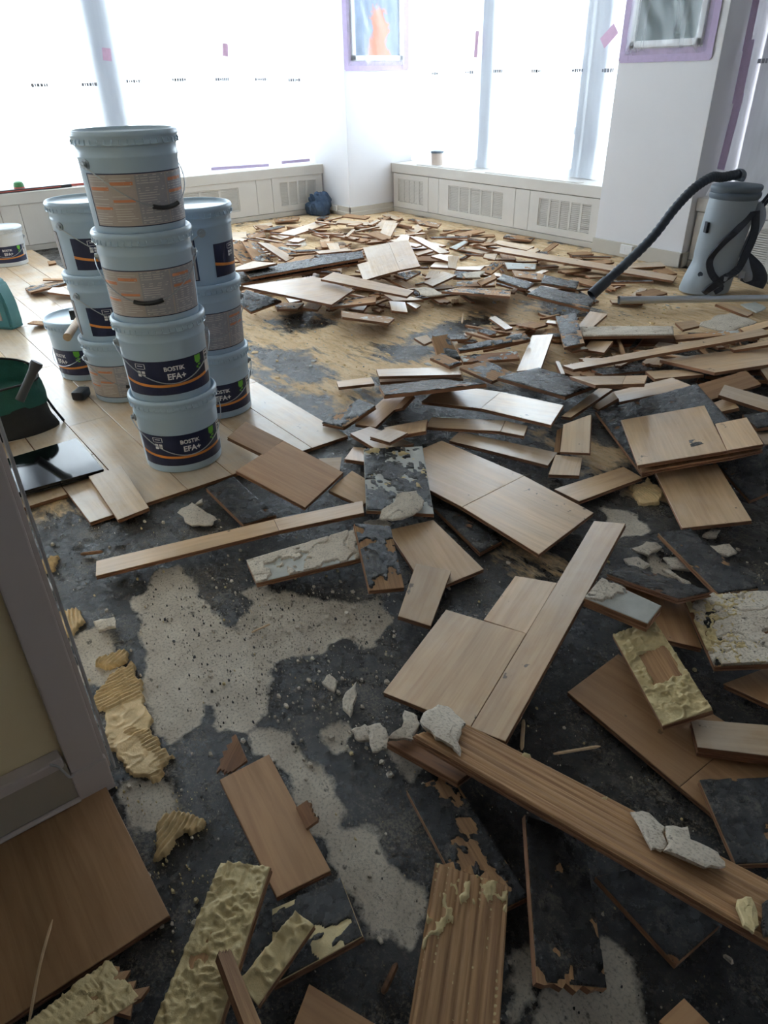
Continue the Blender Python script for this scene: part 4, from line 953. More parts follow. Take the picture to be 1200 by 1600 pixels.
B('tar', .060, 'bitumen board leaning under the propped large board', [[(368,470),(385,453),(440,470),(392,488)]], coats=[('tar', .8)], tilt=.8, **F_)
B('face', .034, 'very long narrow strip lying along the column towards the vacuum', [[(768,391),(786,386),(1058,431),(1052,439)]], lam=.4, **F_)
B('tar', .065, 'bitumen board with ribbed bare end under the hose mouth', [[(824,460),(845,447),(930,466),(921,484)]], top='raw', coats=[('tar', .8, -.2, 0)], **F_)
B('tar', .075, 'bitumen board with one white corner in the heap', [[(776,437),(785,429),(835,443),(823,452)]], top='paint', coats=[('tar', .75, .3, 0)], **F_)
B('raw', .034, 'raw faced plank lying before the heap', [[(533,485),(617,497),(607,505),(535,495)]], coats=[('paint', .3)], **F_)
LM = [((538, 455), 'beside the propped large board'), ((605, 405), 'beside the tilted grey-white boards'), ((470, 412), 'beside the long blue-black plank'), ((468, 360), 'beside the long pale board facing the pillar'), ((372, 392), 'against the pail stacks'),
      ((570, 345), 'towards the corner pillar'), ((690, 350), 'towards the right radiator covers'), ((690, 410), 'right of the tilted grey-white boards'), ((740, 450), 'at the near edge towards the hose mouth'), ((850, 400), 'along the very long narrow strip'),
      ((640, 470), 'at the near foot of the heap'), ((900, 460), 'around the hose mouth'), ((780, 560), 'around the tilted oak board'), ((1000, 545), 'under the very long bridging plank'), ((1120, 600), 'behind the stepped boards'), ((1000, 440), 'beside the vacuum pipe'), ((880, 590), 'beside the broad glossy bitumen board')]
LMW = [(fl(p_)[:2], t_) for p_, t_ in LM]
def where(xy): return min(LMW, key=lambda e_: (e_[0][0]-xy[0])**2+(e_[0][1]-xy[1])**2)[1]
def shape_word(L, w): return 'squarish' if L < 1.8*w else ('long narrow' if L > 0.45 else ('narrow' if L > 4*w else 'short'))
FL = {'face': 'pale oak offcut in the far rubble heap', 'raw': 'splintered raw offcut in the far rubble heap', 'tar': 'bitumen smeared offcut in the far rubble heap', 'paint': 'offcut with whitish skin in the far rubble heap'}
for kd, z, qd in (
 ('face',.05,[(340,364),(385,362),(385,371),(342,374)]), ('raw',.09,[(347,378),(375,376),(402,408),(380,413)]), ('raw',.09,[(378,377),(400,380),(427,408),(398,408)]),
 ('face',.08,[(402,378),(420,380),(460,402),(447,408)]), ('raw',.08,[(422,381),(440,380),(470,397),(455,400)]), ('face',.10,[(510,380),(528,379),(532,391),(517,393)]),
 ('face',.08,[(350,424),(395,408),(433,411),(390,420)]), ('face',.10,[(590,373),(602,346),(622,348),(608,374)]), ('face',.07,[(582,358),(597,344),(622,345),(600,358)]),
 ('face',.07,[(554,356),(560,351),(573,355),(570,361)]), ('face',.045,[(524,348),(530,343),(588,348),(587,353)]), ('face',.11,[(618,375),(628,366),(640,368),(638,377)]),
 ('face',.09,[(640,369),(658,371),(703,394),(687,396)]), ('face',.07,[(633,360),(653,350),(660,358),(647,366)]), ('face',.11,[(648,396),(670,389),(677,392),(653,399)]),
 ('face',.10,[(673,400),(687,397),(717,401),(713,412)]), ('face',.085,[(672,417),(680,409),(712,412),(710,419)]), ('face',.085,[(662,441),(692,424),(713,430),(676,447)]),
 ('face',.075,[(663,435),(672,422),(687,423),(685,433)]), ('raw',.075,[(615,430),(647,422),(658,425),(635,437)]), ('raw',.07,[(610,438),(627,436),(650,450),(640,453)]),
 ('face',.065,[(600,460),(612,457),(662,468),(615,470)]), ('face',.055,[(608,470),(633,472),(637,488),(612,485)]), ('face',.034,[(635,473),(647,472),(658,477),(650,482)]),
 ('raw',.065,[(515,480),(530,468),(588,463),(587,472)]), ('face',.02,[(544,482),(553,477),(575,475),(568,485)]), ('face',.045,[(473,481),(482,472),(503,475),(496,484)]),
 ('raw',.034,[(428,473),(475,473),(465,482),(433,483)]), ('face',.05,[(345,460),(358,455),(374,463),(360,475)]), ('face',.03,[(770,380),(778,375),(835,385),(823,391)]),
 ('face',.03,[(733,382),(740,380),(787,387),(768,391)]), ('face',.065,[(755,402),(758,396),(777,397),(773,406)]), ('raw',.075,[(750,423),(778,407),(787,412),(767,428)]),
 ('face',.085,[(712,421),(714,417),(758,415),(750,422)]), ('raw',.045,[(712,448),(714,438),(773,437),(774,446)]), ('raw',.022,[(690,455),(720,448),(798,453),(797,463)]),
 ('paint',.065,[(702,387),(725,376),(732,378),(713,390)]), ('paint',.05,[(788,410),(838,413),(837,421),(793,421)]), ('face',.085,[(700,400),(716,400),(712,420),(700,418)]),
 ('raw',.05,[(800,422),(850,428),(848,438),(805,432)]), ('tar',.05,[(850,430),(905,440),(900,452),(845,442)]), ('face',.03,[(700,366),(760,372),(752,378),(696,372)]),
 ('raw',.03,[(790,366),(836,371),(830,376),(786,371)]), ('raw',.03,[(590,340),(624,337),(625,341),(600,345)]), ('tar',.03,[(496,343),(520,342),(515,349),(500,348)]),
 ('raw',.06,[(385,366),(412,362),(415,370),(390,372)]), ('face',.05,[(395,352),(424,347),(426,352),(400,357)]), ('raw',.03,[(428,342),(468,339),(466,343),(430,347)]),
 ('raw',.05,[(480,398),(500,394),(502,400),(484,404)]), ('face',.06,[(470,405),(500,396),(522,396),(490,408)]), ('raw',.06,[(648,342),(690,349),(684,355),(655,350)]),
 ('raw',.05,[(745,440),(772,428),(776,434),(752,446)]), ('tar',.05,[(710,424),(742,425),(738,436),(708,434)])):
    c_ = fl((sum(p_[0] for p_ in qd)/4, sum(p_[1] for p_ in qd)/4), z)[:2]; W_ = [fl(p_, z)[:2] for p_ in qd]; e_ = sorted((np.linalg.norm(W_[1]-W_[0]), np.linalg.norm(W_[2]-W_[1])))
    lb = shape_word(e_[1], e_[0])+' '+{'face': 'pale oak offcut', 'raw': 'splintered raw offcut', 'tar': 'bitumen smeared offcut', 'paint': 'offcut with whitish skin'}[kd]+' '+where(c_)
    B('raw' if kd == 'paint' else kd, z, lb, [qd], group=HEAP+' '+kd, coats=[('paint', .8)] if kd == 'paint' else ([('tar', .3), ('paint', .25)] if kd == 'raw' else ()), top='oak_dusty' if kd == 'face' else None)
RW = 'offcuts lying beside the vacuum pipe'
B('face', .044, 'brown edged oak board in front of the vacuum cleaner pipe', [[(1118,475),(1128,472),(1177,489),(1168,494)]])
B('face', .044, 'oak offcut beside the big grey screed slab', [[(1055,504),(1085,500),(1093,509),(1067,515)]])
B('face', .088, 'short oak plank end over the bridging plank', [[(1156,513),(1200,501),(1215,506),(1165,520)]])
B('raw', .055, 'raw lath between the grey crusted board and the bridging plank', [[(1052,524),(1155,515),(1158,521),(1056,531)]], coats=[('paint', .4)])
# on the laid boards by the pails
B('tar', .032, 'flaking bitumen strip on the laid boards behind the pails', [[(39,451),(50,447),(115,440),(47,457)]], top='raw', coats=[('tar', .5)])
B('face', .034, 'pale oak board on the laid boards behind the pails', [[(74,456),(82,449),(124,451),(126,463)]], top='oak_dusty')
B('raw', .024, 'brown lath on the laid boards by the teal case', [[(43,505),(52,501),(74,502),(76,508)]], th=.008)
B('raw', .030, 'small brown block on the laid boards near the radiator covers', [[(74,408),(86,407),(88,411),(76,413)]])
B('raw', .024, 'thin dark lath on the laid boards left of the pails', [[(67,435),(106,435),(106,437.5),(67,437.5)]], th=.008)
# --- broken pieces of screed, skin and wood
chunk([(656,1131),(669,1114),(684,1103),(706,1112),(727,1134),(718,1153),(719,1183),(708,1170),(680,1155)], .068, 'pale screed lump on the end of the long grooved plank', th=.016, on='long grooved raw plank with two screed lumps on it')
chunk([(985,1273),(1013,1273),(1040,1297),(1036,1330),(1017,1330)], .068, 'grey screed flake in the middle of the long grooved plank', th=.012, on='long grooved raw plank with two screed lumps on it')
chunk([(1040,1297),(1072,1300),(1073,1318),(1120,1340),(1130,1360),(1100,1363),(1057,1343),(1036,1336)], .072, 'cracked screed slab beside the grey flake on the grooved plank', th=.014, on='long grooved raw plank with two screed lumps on it')
chunk([(1150,1410),(1172,1405),(1182,1440),(1176,1462),(1160,1450)], .062, 'yellow adhesive lump on the long grooved plank', th=.012, on='long grooved raw plank with two screed lumps on it', m='glue', name='adhesive_lump', cat='adhesive lump')
chunk([(1190,1415),(1212,1407),(1220,1458),(1192,1466)], .062, 'black bitumen lump on the long grooved plank', th=.014, on='long grooved raw plank with two screed lumps on it', m='tar', name='bitumen_lump', cat='bitumen lump')
chunk([(606,1158),(628,1140),(632,1112),(652,1122),(655,1135),(645,1160)], .05, 'brown screed lump beside the end of the grooved plank', th=.014)
for q, lb in (([(548,1140),(570,1130),(592,1142),(588,1153),(560,1155)], 'pale screed chip touching the round bare patch'), ([(572,1157),(595,1152),(605,1165),(605,1193),(583,1197),(578,1176)], 'blocky pale screed chip in front of the grooved plank end'),
              ([(535,1092),(557,1065),(552,1100),(547,1117),(536,1105)], 'leaning sliver of pale screed on the bitumen'), ([(503,1065),(515,1052),(526,1062),(522,1078),(512,1074)], 'small pale screed flake beside the leaning sliver'),
              ([(357,757),(376,757),(391,768),(370,780),(362,775)], 'triangular screed chip on a bitumen covered board'), ([(146,970),(178,963),(180,978),(153,985)], 'oblong screed chip near the doorway casing'),
              ([(278,800),(300,785),(323,800),(338,808),(330,818),(300,820)], 'ragged tan flake between the pails and the long narrow strip'), ([(304,787),(316,778),(315,786)], 'small tan flake behind the ragged one'),
              ([(594,812),(620,775),(650,770),(662,785),(655,800),(612,815)], 'rounded screed slab on the speckled upturned board'), ([(568,814),(595,808),(612,816),(606,825),(580,820)], 'flat screed tongue below the speckled upturned board'),
              ([(987,857),(1010,845),(1028,846),(1035,853),(1013,867)], 'crumpled screed flake behind the mitred board'), ([(975,872),(997,868),(1017,880),(1000,893),(985,885)], 'cracked screed flake nearest the three-board panel'),
              ([(1037,870),(1057,870),(1080,890),(1050,885)], 'thin screed flake beside the patchy bitumen board'), ([(1035,888),(1045,888),(1080,910),(1068,912)], 'pale sliver beside the patchy bitumen board'),
              ([(1098,835),(1112,825),(1126,828),(1120,838)], 'screed pebble under the square wide-grained board'), ([(1105,850),(1140,848),(1152,862),(1138,868),(1115,860)], 'grey screed flake behind the patchy bitumen board'),
              ([(62,912),(75,902),(82,918),(70,926)], 'white rubble lump against the door casing')):
    chunk(q, .05 if 'speckled' in lb and 'below' not in lb else .02, lb, th=.012, m='white' if 'white' in lb else 'screed') if 'rounded' not in lb else chunk(q, .105, lb, th=.012, on='upturned board half black and half pale speckled, topped by grey screed')
for q, z, m, lb in (([(447,378),(473,372),(479,383),(460,388)], .10, 'screed', 'bluish screed flake on the far heap'), ([(648,450),(665,449),(697,458),(667,460)], .10, 'screed', 'grey screed slab on the near edge of the far heap'),
                    ([(722,438),(757,432),(750,444),(730,445)], .075, 'screed', 'screed flake on a raw board of the far heap'), ([(1093,506),(1115,495),(1142,491),(1182,502),(1147,514)], .06, 'screed', 'big grey screed slab in front of the vacuum pipe'),
                    ([(1158,474),(1180,472),(1197,480),(1182,486)], .05, 'paint', 'pale flat flake beside the vacuum pipe')):
    chunk(q, z, lb, th=.014, m=m)
def scrap(px, label):
    """thin torn sheet of combed adhesive stuck to the floor"""
    BN[0] += 1; sd = BN[0]*7; W = np.array(W2(px)); c = W.mean(0); lo = W.min(0)-.01; hi = W.max(0)+.01; st = .0028
    gx_, gy_ = np.meshgrid(np.arange(lo[0], hi[0], st), np.arange(lo[1], hi[1], st), indexing='ij')
    d = sdf(gx_, gy_, W)+(fbm(gx_*30, gy_*30, sd, 4)-.5)*.05; k = np.clip(d/.004, -1, 1)
    ang = sd % 3*.6; ph = (gx_*math.cos(ang)+gy_*math.sin(ang))/.0115+fbm(gx_*9, gy_*9, sd+1, 2)*2.5
    h = .004+.0030*np.clip(np.sin(ph*2*math.pi)*2, -1, 1)*(fbm(gx_*8, gy_*8, sd+2, 2) > .40)+.005*fbm(gx_*45, gy_*45, sd+3, 3)+.0022*np.clip(1-np.abs(fbm(gx_*22, gy_*22, sd+4, 2)-.5)*14, 0, 1)
    z = np.where(k > 0, h*np.clip(k*1.5, 0, 1)+.003, -.012); nx, ny = z.shape; idx = np.arange(nx*ny).reshape(nx, ny)
    f = np.stack([idx[:-1, :-1], idx[1:, :-1], idx[1:, 1:], idx[:-1, 1:]], -1).reshape(-1, 4); f = f[(z.ravel()[f] > -.01).any(1)]
    us, inv = np.unique(f, return_inverse=True); V = np.stack([gx_.ravel()-c[0], gy_.ravel()-c[1], z.ravel()], 1)[us]
    o = mobj('adhesive_scrap', V, inv.reshape(-1, 4), M['tanglue'], None, None, True); o.location = (c[0], c[1], 0)
    return tag(o, label, 'adhesive scrap')
for q, lb in (([(150,1085),(165,1060),(205,1040),(214,1060),(232,1110),(235,1150),(273,1190),(240,1222),(200,1205),(165,1150)], 'combed tan adhesive sheet stuck beside the door casing'),
              ([(240,1300),(262,1272),(318,1278),(320,1296),(280,1312),(262,1340),(240,1345)], 'crumpled yellow adhesive patch beside the doorway boards'),
              ([(92,960),(120,950),(130,970),(110,992),(96,998)], 'curled tan veneer scrap near the door casing'), ([(50,880),(90,873),(92,892),(60,902)], 'brown veneer scrap against the door casing'),
              ([(146,1038),(156,1030),(205,1018),(202,1030),(165,1044)], 'yellow crumbs of veneer above the combed adhesive sheet'),
              ([(985,762),(1015,752),(1035,770),(1030,790),(1000,790)], 'yellow wood scrap in front of the short oak plank')):
    scrap(q, lb)

# --- small filler offcuts buried in the heaps (tell-apart only by place)
rngF = random.Random(99)
def filler(poly, n, zlo, zhi, lmin, lmax, group):
    W = np.array(W2(poly)); lo = W.min(0); hi = W.max(0); protos = {}; k = 0
    while k < n:
        p = np.array([rngF.uniform(lo[0], hi[0]), rngF.uniform(lo[1], hi[1])])
        if sdf(p[:1], p[1:], W)[0] < 0.03: continue
        kd = rngF.choice(('face', 'face', 'raw', 'raw', 'tar')); key = (kd, rngF.randrange(6))
        if key not in protos:
            L = rngF.uniform(lmin, lmax); w = rngF.choice((0.02, 0.03, 0.05, 0.09, 0.12)); w = min(w, L*0.8)
            pl = [np.array(v) for v in ((-L/2, -w/2), (L/2, -w/2), (L/2, w/2), (-L/2, w/2))]
            pl2 = jag(pl, rngF, (1, 3) if kd != 'face' else (1,), 0.015, 5)
            o = board_mesh({'face': 'oak_scrap', 'raw': 'wood_sliver', 'tar': 'bitumen_scrap'}[kd], pl2, 0.013, {'face': 'oak_dusty', 'raw': 'raw', 'tar': 'tar'}[kd], None, False); protos[key] = (o.data, o.name.split('.')[0], shape_word(L, w)); first = o
        else: first = None
        me_, nm, sw = protos[key]; Fs_ = [tuple(f_.vertices) for f_ in me_.polygons]; ok = None
        for tr_ in range(60):
            if tr_:
                while True:
                    p = np.array([rngF.uniform(lo[0], hi[0]), rngF.uniform(lo[1], hi[1])])
                    if sdf(p[:1], p[1:], W)[0] > 0.03: break
            R_ = Matrix.Rotation(rngF.uniform(0, 6.28), 4, 'Z') @ Matrix.Rotation(rngF.gauss(0, .05), 4, 'X') @ Matrix.Rotation(rngF.gauss(0, .05), 4, 'Y')
            Vr = [R_ @ v.co for v in me_.vertices]; zl = min(v.z for v in Vr); zt = zhi; prev = None
            while zt > -zl+.004:
                b_ = solid([v+Vector((p[0], p[1], zt)) for v in Vr], Fs_)
                if hits(b_): break
                prev = (zt, b_); zt -= .004
            if prev: ok = (Matrix.Translation((p[0], p[1], prev[0])) @ R_, prev[1]); break
        k += 1
        if ok is None:
            if first: bpy.data.objects.remove(first); del protos[key]
            continue
        o = first or link(bpy.data.objects.new(nm, me_)); o.matrix_world = ok[0]; PLACED.append(ok[1])
        tag(o, 'little '+sw+' '+{'face': 'oak scrap', 'raw': 'splintered scrap', 'tar': 'bitumen scrap'}[kd]+' '+where(p), 'wood scrap', 'wood scraps in the rubble')
filler([(350,380),(400,360),(470,352),(560,346),(650,350),(740,372),(800,400),(830,440),(800,465),(700,470),(620,480),(540,482),(460,478),(380,470),(355,420)], 130, .0, .085, .08, .34, 'scraps of the far heap')
filler([(370,390),(420,370),(520,362),(640,365),(700,395),(720,430),(600,455),(450,440),(380,430)], 80, .0, .125, .08, .32, 'scraps of the far heap')
filler([(480,470),(560,455),(700,450),(810,450),(815,470),(700,478),(600,492),(500,490)], 34, .0, .05, .08, .3, 'scraps of the far heap')
filler([(690,540),(760,515),(860,500),(1000,530),(1180,530),(1200,600),(1080,640),(960,620),(880,600),(780,590),(720,585)], 70, .0, .06, .08, .3, 'scraps of the nearer pile')
filler([(640,345),(720,362),(830,385),(920,400),(1060,430),(1080,470),(960,490),(850,470),(780,430),(700,390)], 45, .0, .04, .10, .35, 'scraps by the right wall')
# --- twigs and laths on the bare floor
def lath(a, b, r, z, label, m='haft', bend=0.0):
    A = fl(a, z); Bq = fl(b, z); mid = (A+Bq)/2+np.array([0, 0, bend])
    o = MB().tube(smooth_pts([A, mid, Bq], 5), [r*.6]+[r]*9+[r*.4], 6).build('wood_splinter', M[m]); return tag(o, label, 'splinter')
lath((45, 1600), (82, 1437), .0028, .024, 'long straw-thin splinter on the doorway boards', bend=.01)
lath((865, 1178), (938, 1166), .004, .008, 'pale pointed splinter on the bitumen by the broad oak board')
lath((818, 1125), (815, 1172), .005, .010, 'short upright lath between the three-board panel and grooved plank')
lath((598, 1552), (620, 1505), .006, .009, 'brown lath on the bitumen beside the split plank', 'rawdark')
lath((126, 866), (161, 862), .006, .010, 'dark lath on the bitumen behind the long narrow strip', 'rawdark')
lath((393, 988), (422, 975), .003, .004, 'matchstick splinter on the bare screed')
lath((722, 505), (724, 489), .007, .03, 'white splinter standing near the raw faced plank')
# --- crumbs: one object per kind of grit
GRIT = {}
def crumbs(name, n, m, label, seed, smin, smax, zones):
    rng = np.random.default_rng(seed); V = []; Fs = []
    zs = [np.array(W2(z)) for z in zones]; k = 0
    while k < n:
        W = zs[rng.integers(len(zs))]; p = W.min(0)+rng.random(2)*(W.max(0)-W.min(0))
        if sdf(p[:1], p[1:], W)[0] < 0: continue
        s = smin*(smax/smin)**(rng.random()**2.2); a = rng.random()*6.28; e = rng.uniform(.4, 1.0); h = min(s*rng.uniform(.15, .45), .0030); cell = (int(p[0]//.07), int(p[1]//.07))
        if any((g[0]-p[0])**2+(g[1]-p[1])**2 < (g[2]+s)**2*1.02 for i_ in (-1, 0, 1) for j_ in (-1, 0, 1) for g in GRIT.get((cell[0]+i_, cell[1]+j_), ())): k += .2; continue
        GRIT.setdefault(cell, []).append((p[0], p[1], s))
        o = len(V); nn = 5
        for j in range(nn):
            t = a+j*6.28/nn+rng.uniform(-.3, .3); V.append((p[0]+s*math.cos(t), p[1]+s*e*math.sin(t), -0.004))
        for j in range(nn):
            t = a+j*6.28/nn+rng.uniform(-.4, .4); V.append((p[0]+s*.7*math.cos(t), p[1]+s*.7*e*math.sin(t), h+rng.uniform(-.2, .2)*h))
        for j in range(nn): Fs.append((o+j, o+(j+1) % nn, o+nn+(j+1) % nn, o+nn+j))
        Fs.append(tuple(o+nn+j for j in range(nn))); k += 1
    o = mobj(name, V, Fs, m); return tag(o, label, 'debris', None, 'stuff')
NEARZ = [(60,800),(300,790),(600,850),(900,880),(1200,830),(1200,1600),(300,1600),(150,1130)]
crumbs('screed_crumbs', 1300, M['screed'], 'pale screed grit strewn over the bare floor', 1, .0012, .012, [NEARZ, [(330,900),(620,930),(640,1230),(420,1130)]])
crumbs('bitumen_crumbs', 1300, M['tar'], 'black bitumen grit strewn over the bare floor', 2, .0010, .0062, [NEARZ, NEARZ, [(200,900),(420,930),(470,1150),(330,1130)], [(400,900),(600,920),(600,1060),(400,1100)]])
crumbs('wood_crumbs', 420, M['glue'], 'yellow wood chips strewn over the bare floor', 3, .0010, .008, [NEARZ, NEARZ, [(180,1230),(330,1230),(330,1500),(250,1500)]])
crumbs('residue_crumbs', 900, M['tanglue'], 'flaked wood residue over the far floor', 4, .004, .03, [PX_TAN[:8]+[(1100,560),(1060,440),(600,330),(350,360)]])

crumbs('grey_flakes', 500, M['paint'], 'grey screed flakes over the far floor', 6, .004, .035, [PX_TAN[:8]+[(1100,560),(1060,440),(600,330),(350,360)]])
# ---------------------------------------------------------------- paint pails
PH = 0.300
def bent_text(txt, size, R, z, ang, parent, m, name, dr=0.0012):
    cu = bpy.data.curves.new('t', 'FONT'); cu.body = txt; cu.size = size; cu.align_x = 'CENTER'; cu.align_y = 'CENTER'; cu.resolution_u = 3; cu.offset = size*0.028
    to = bpy.data.objects.new('t', cu); COL.objects.link(to); dg = bpy.context.evaluated_depsgraph_get()
    me = bpy.data.meshes.new_from_object(to.evaluated_get(dg)); bpy.data.objects.remove(to); bpy.data.curves.remove(cu)
    for v in me.vertices:
        a = ang+v.co.x/R(z); zz = z+v.co.y; r = R(zz)+dr; v.co = (r*math.cos(a), r*math.sin(a), zz)
    me.name = name; me.materials.clear(); me.materials.append(m); return link(bpy.data.objects.new(name, me), parent)
RB = lambda z: 0.1525 + (0.1625-0.1525)*min(max(z, 0), .27)/.27
def patch(mb, a0, a1, z0, z1, dr, m=0, n=None, shape=None):
    n = n or max(2, int(abs(a1-a0)/0.09)); V = []; Fs = []
    for i in range(n+1):
        a = a0+(a1-a0)*i/n; lo, hi = (z0, z1) if shape is None else shape(i/n)
        for z in (lo, hi): V.append(((RB(z)+dr)*math.cos(a), (RB(z)+dr)*math.sin(a), z))
    for i in range(n): Fs.append((2*i, 2*i+2, 2*i+3, 2*i+1))
    return mb.add(V, Fs, m)
rd = math.radians
def make_pail(bail_ang, grip, body='pail', lid=True):
    """front label centred on local +X, info label on -X; bail hangs towards bail_ang"""
    e = empty('paint_pail')
    prof = [(0.0, 0.0), (.146, 0.0), (.151, .002), (.1525, .008), (.1535, .03), (.1575, .14), (.1605, .225), (.1632, .232), (.1632, .238), (.1612, .244), (.1618, .262), (.164, .268)]
    auto_smooth(MB().lathe(prof, 56).build('body', M[body], e), 50)
    l = MB().lathe([(0.0, .2975), (.153, .2975), (.1575, .301), (.1605, .306), (.1625, .3085), (.1655, .3085), (.170, .304), (.1725, .298), (.1725, .293), (.169, .287), (.168, .279), (.1695, .272), (.168, .268), (.163, .266)], 56).build('lid', M['zinc' if body == 'pail_white' else 'pail'], e); auto_smooth(l, 60)
    lg = MB()
    for k in range(22):
        a = 2*math.pi*k/22
        for da in (-.075, .075):
            c, s = math.cos(a+da), math.sin(a+da); lg.tube([(.1665*c, .1665*s, .287), (.1712*c, .1712*s, .279), (.1690*c, .1690*s, .272)], .0022, 5)
        pts = [(.1705*math.cos(a+q), .1705*math.sin(a+q), .2715-.002*math.cos(q*20)) for q in np.linspace(-.075, .075, 5)]
        lg.tube(pts, .0022, 5)
    lg.build('lid_lugs', M[body], l)
    for sg in (-1, 1):
        a = bail_ang+sg*math.pi/2; c, s = math.cos(a), math.sin(a); b = MB()
        for rr_, d0, d1 in ((.017, .158, .166), (.010, .166, .176)):
            n = 14; V = []; t = np.array([-s, c, 0]); o_ = np.array([c, s, 0])
            for d_ in (d0, d1):
                for k in range(n): q = 2*math.pi*k/n; V.append(o_*d_+t*rr_*math.cos(q)+np.array([0, 0, .215+rr_*math.sin(q)]))
            b.add(V, [(k, (k+1) % n, n+(k+1) % n, n+k) for k in range(n)]+[tuple(range(n, 2*n))])
        b.build('ear', M['wire'], e)
    pts = []
    for q in np.linspace(-92, 92, 33):
        a = bail_ang+rd(q); f = math.cos(rd(q)); z = .215-.135*max(0, f)**1.25
        pts.append(((RB(z)+.010+.006*(1-f))*math.cos(a), (RB(z)+.010+.006*(1-f))*math.sin(a), z))
    bl = MB().tube(pts, .0020, 6).build('bail_handle', M['wire'], e)
    if grip: MB().tube([(p_[0]*1.01, p_[1]*1.01, p_[2]) for p_ in pts[13:20]], .0075, 8).build('grip', M['black'], bl)
    fl_ = patch(MB(), rd(-78), rd(68), .033, .166, .0006).build('front_label', M['navy'], e)
    patch(MB(), rd(-78), rd(68), 0, 0, .0010, shape=lambda s: (.064+.018*abs(2*s-1)**2.0, .074+.020*abs(2*s-1)**2.0), n=26).build('orange_stripe', M['orange'], fl_)
    bent_text('BOSTIK', .023, RB, .134, rd(2), fl_, M['lwhite'], 'brand_lettering'); bent_text('EFA+', .032, RB, .103, rd(4), fl_, M['lwhite'], 'product_lettering')
    ic = MB()
    for (a0, z0, w, h) in ((-44, .156, 14, .0016), (-51, .147, 1.0, .018), (-37, .147, 1.0, .018), (-44, .137, 12, .0016), (-44, .148, 8, .003), (-47, .124, 5, .010), (-40.5, .124, 5, .010), (-47, .112, 5, .010), (-40.5, .113, 5, .006)):
        patch(ic, rd(a0-w/2), rd(a0+w/2), z0-h/2, z0+h/2, .0010, n=3)
    bent_text('15 kg', .011, RB, .125, rd(-50), fl_, M['lwhite'], 'weight_mark') if False else None
    ic.build('pictograms', M['lwhite'], fl_)
    gb = MB()
    for (a0, z0, w, h) in ((39, .151, 11, .024), (39, .136, 7, .008), (41, .125, 5, .007), (37, .118, 3.5, .008), (41, .110, 4, .006)): patch(gb, rd(a0-w/2), rd(a0+w/2), z0-h/2, z0+h/2, .0010, n=3)
    gb.build('green_badge', M['lime'], fl_)
    patch(MB(), rd(54), rd(66), .078, .164, .0012, n=4).build('white_panel', M['infoline'], fl_)
    dk = MB()
    for z0, w, h in ((.156, 8, .006), (.143, 7, .010), (.130, 7, .010)): patch(dk, rd(60-w/2), rd(60+w/2), z0-h/2, z0+h/2, .0016, n=2)
    dk.build('hazard_marks', M['black'], fl_)
    il = patch(MB(), rd(105), rd(255), .028, .190, .0006).build('info_label', M['navy'], e)
    patch(MB(), rd(107.5), rd(252.5), .0315, .1865, .0010).build('info_sheet', M['info'], il)
    b2 = MB(); patch(b2, rd(168), rd(205), .034, .184, .0013); patch(b2, rd(207), rd(250), .034, .184, .0013, m=0)
    b2.build('text_block', M['info2'], il)
    ln = MB(); rg = random.Random(3)
    for a0, a1 in ((110, 136), (139, 165), (170, 203), (209, 248)):
        for z in np.arange(.038, .181, .0075):
            if rg.random() < .75: patch(ln, rd(a0), rd(a0+(a1-a0)*rg.uniform(.6, 1)), z, z+.0022, .0017, n=3)
    tag(ln.build('text_lines', M['infoline'], il), kind='stuff')
    rl = MB()
    for a0, a1, z, h in ((110, 136, .140, .010), (110, 136, .082, .008), (139, 165, .155, .010), (139, 165, .104, .008), (209, 236, .158, .010), (209, 240, .122, .009)): patch(rl, rd(a0), rd(a1), z, z+h, .0019, n=3)
    tag(rl.build('headings', M['infored'], il), kind='stuff')
    return e
def copy_tree(o, parent=None):
    c = o.copy(); COL.objects.link(c); c.parent = parent
    for ch in o.children: copy_tree(ch, c)
    return c
PROTO = {}
def pail(loc, face_dir, label, bail=0.0, grip=False, body='pail', info=False, tilt=(0, 0)):
    """face_dir: world angle the chosen label looks to; bail: offset of the bail from that direction"""
    key = (round(bail, 2), grip, body, info)
    b = bail + (math.pi if info else 0)
    o = PROTO[key] if key in PROTO and not PROTO[key].get('used_') else None
    if key not in PROTO: PROTO[key] = make_pail(b, grip, body); o = PROTO[key]
    else: o = copy_tree(PROTO[key])
    o.location = loc; o.rotation_euler = (tilt[0], tilt[1], face_dir-(math.pi if info else 0))
    return tag(o, label, 'paint pail', 'adhesive pails')
def todir(x, y, off=0.0): return math.atan2(-y, -x)+rd(off)
bx_, by_ = -2.615, 0.905; Z0 = TH+.001
SA = [(bx_, by_), (bx_+.002, by_-.002), (bx_+.004, by_-.003), (bx_+.002, by_-.001)]
pail((*SA[0], Z0), todir(*SA[0], 9), 'light blue pail at the bottom of the tall stack of four')
pail((*SA[1], Z0+PH), todir(*SA[1], 6), 'light blue pail with navy front label, second from the floor in the stack of four')
pail((*SA[2], Z0+2*PH), todir(*SA[2], -2), 'light blue pail with pale text label, third from the floor in the stack of four', info=True, grip=True, bail=-.1)
pail((*SA[3], Z0+3*PH), todir(*SA[3], 14), 'topmost light blue pail of the stack of four', info=True, grip=True, bail=.35)
sb = fl((200, 612), TH)[:2]; SB = [(sb[0]+.0, sb[1]), (sb[0]-.002, sb[1]+.002), (sb[0]+.001, sb[1])]
pail((*SB[0], Z0), todir(*SB[0], -4), 'bottom pail of the stack of three next to the hammer pail', info=True, grip=True, bail=.35)
pail((*SB[1], Z0+PH), todir(*SB[1], 38), 'middle pail of the stack of three next to the hammer pail')
pail((*SB[2], Z0+2*PH), todir(*SB[2], 40), 'top pail of the stack of three next to the hammer pail')
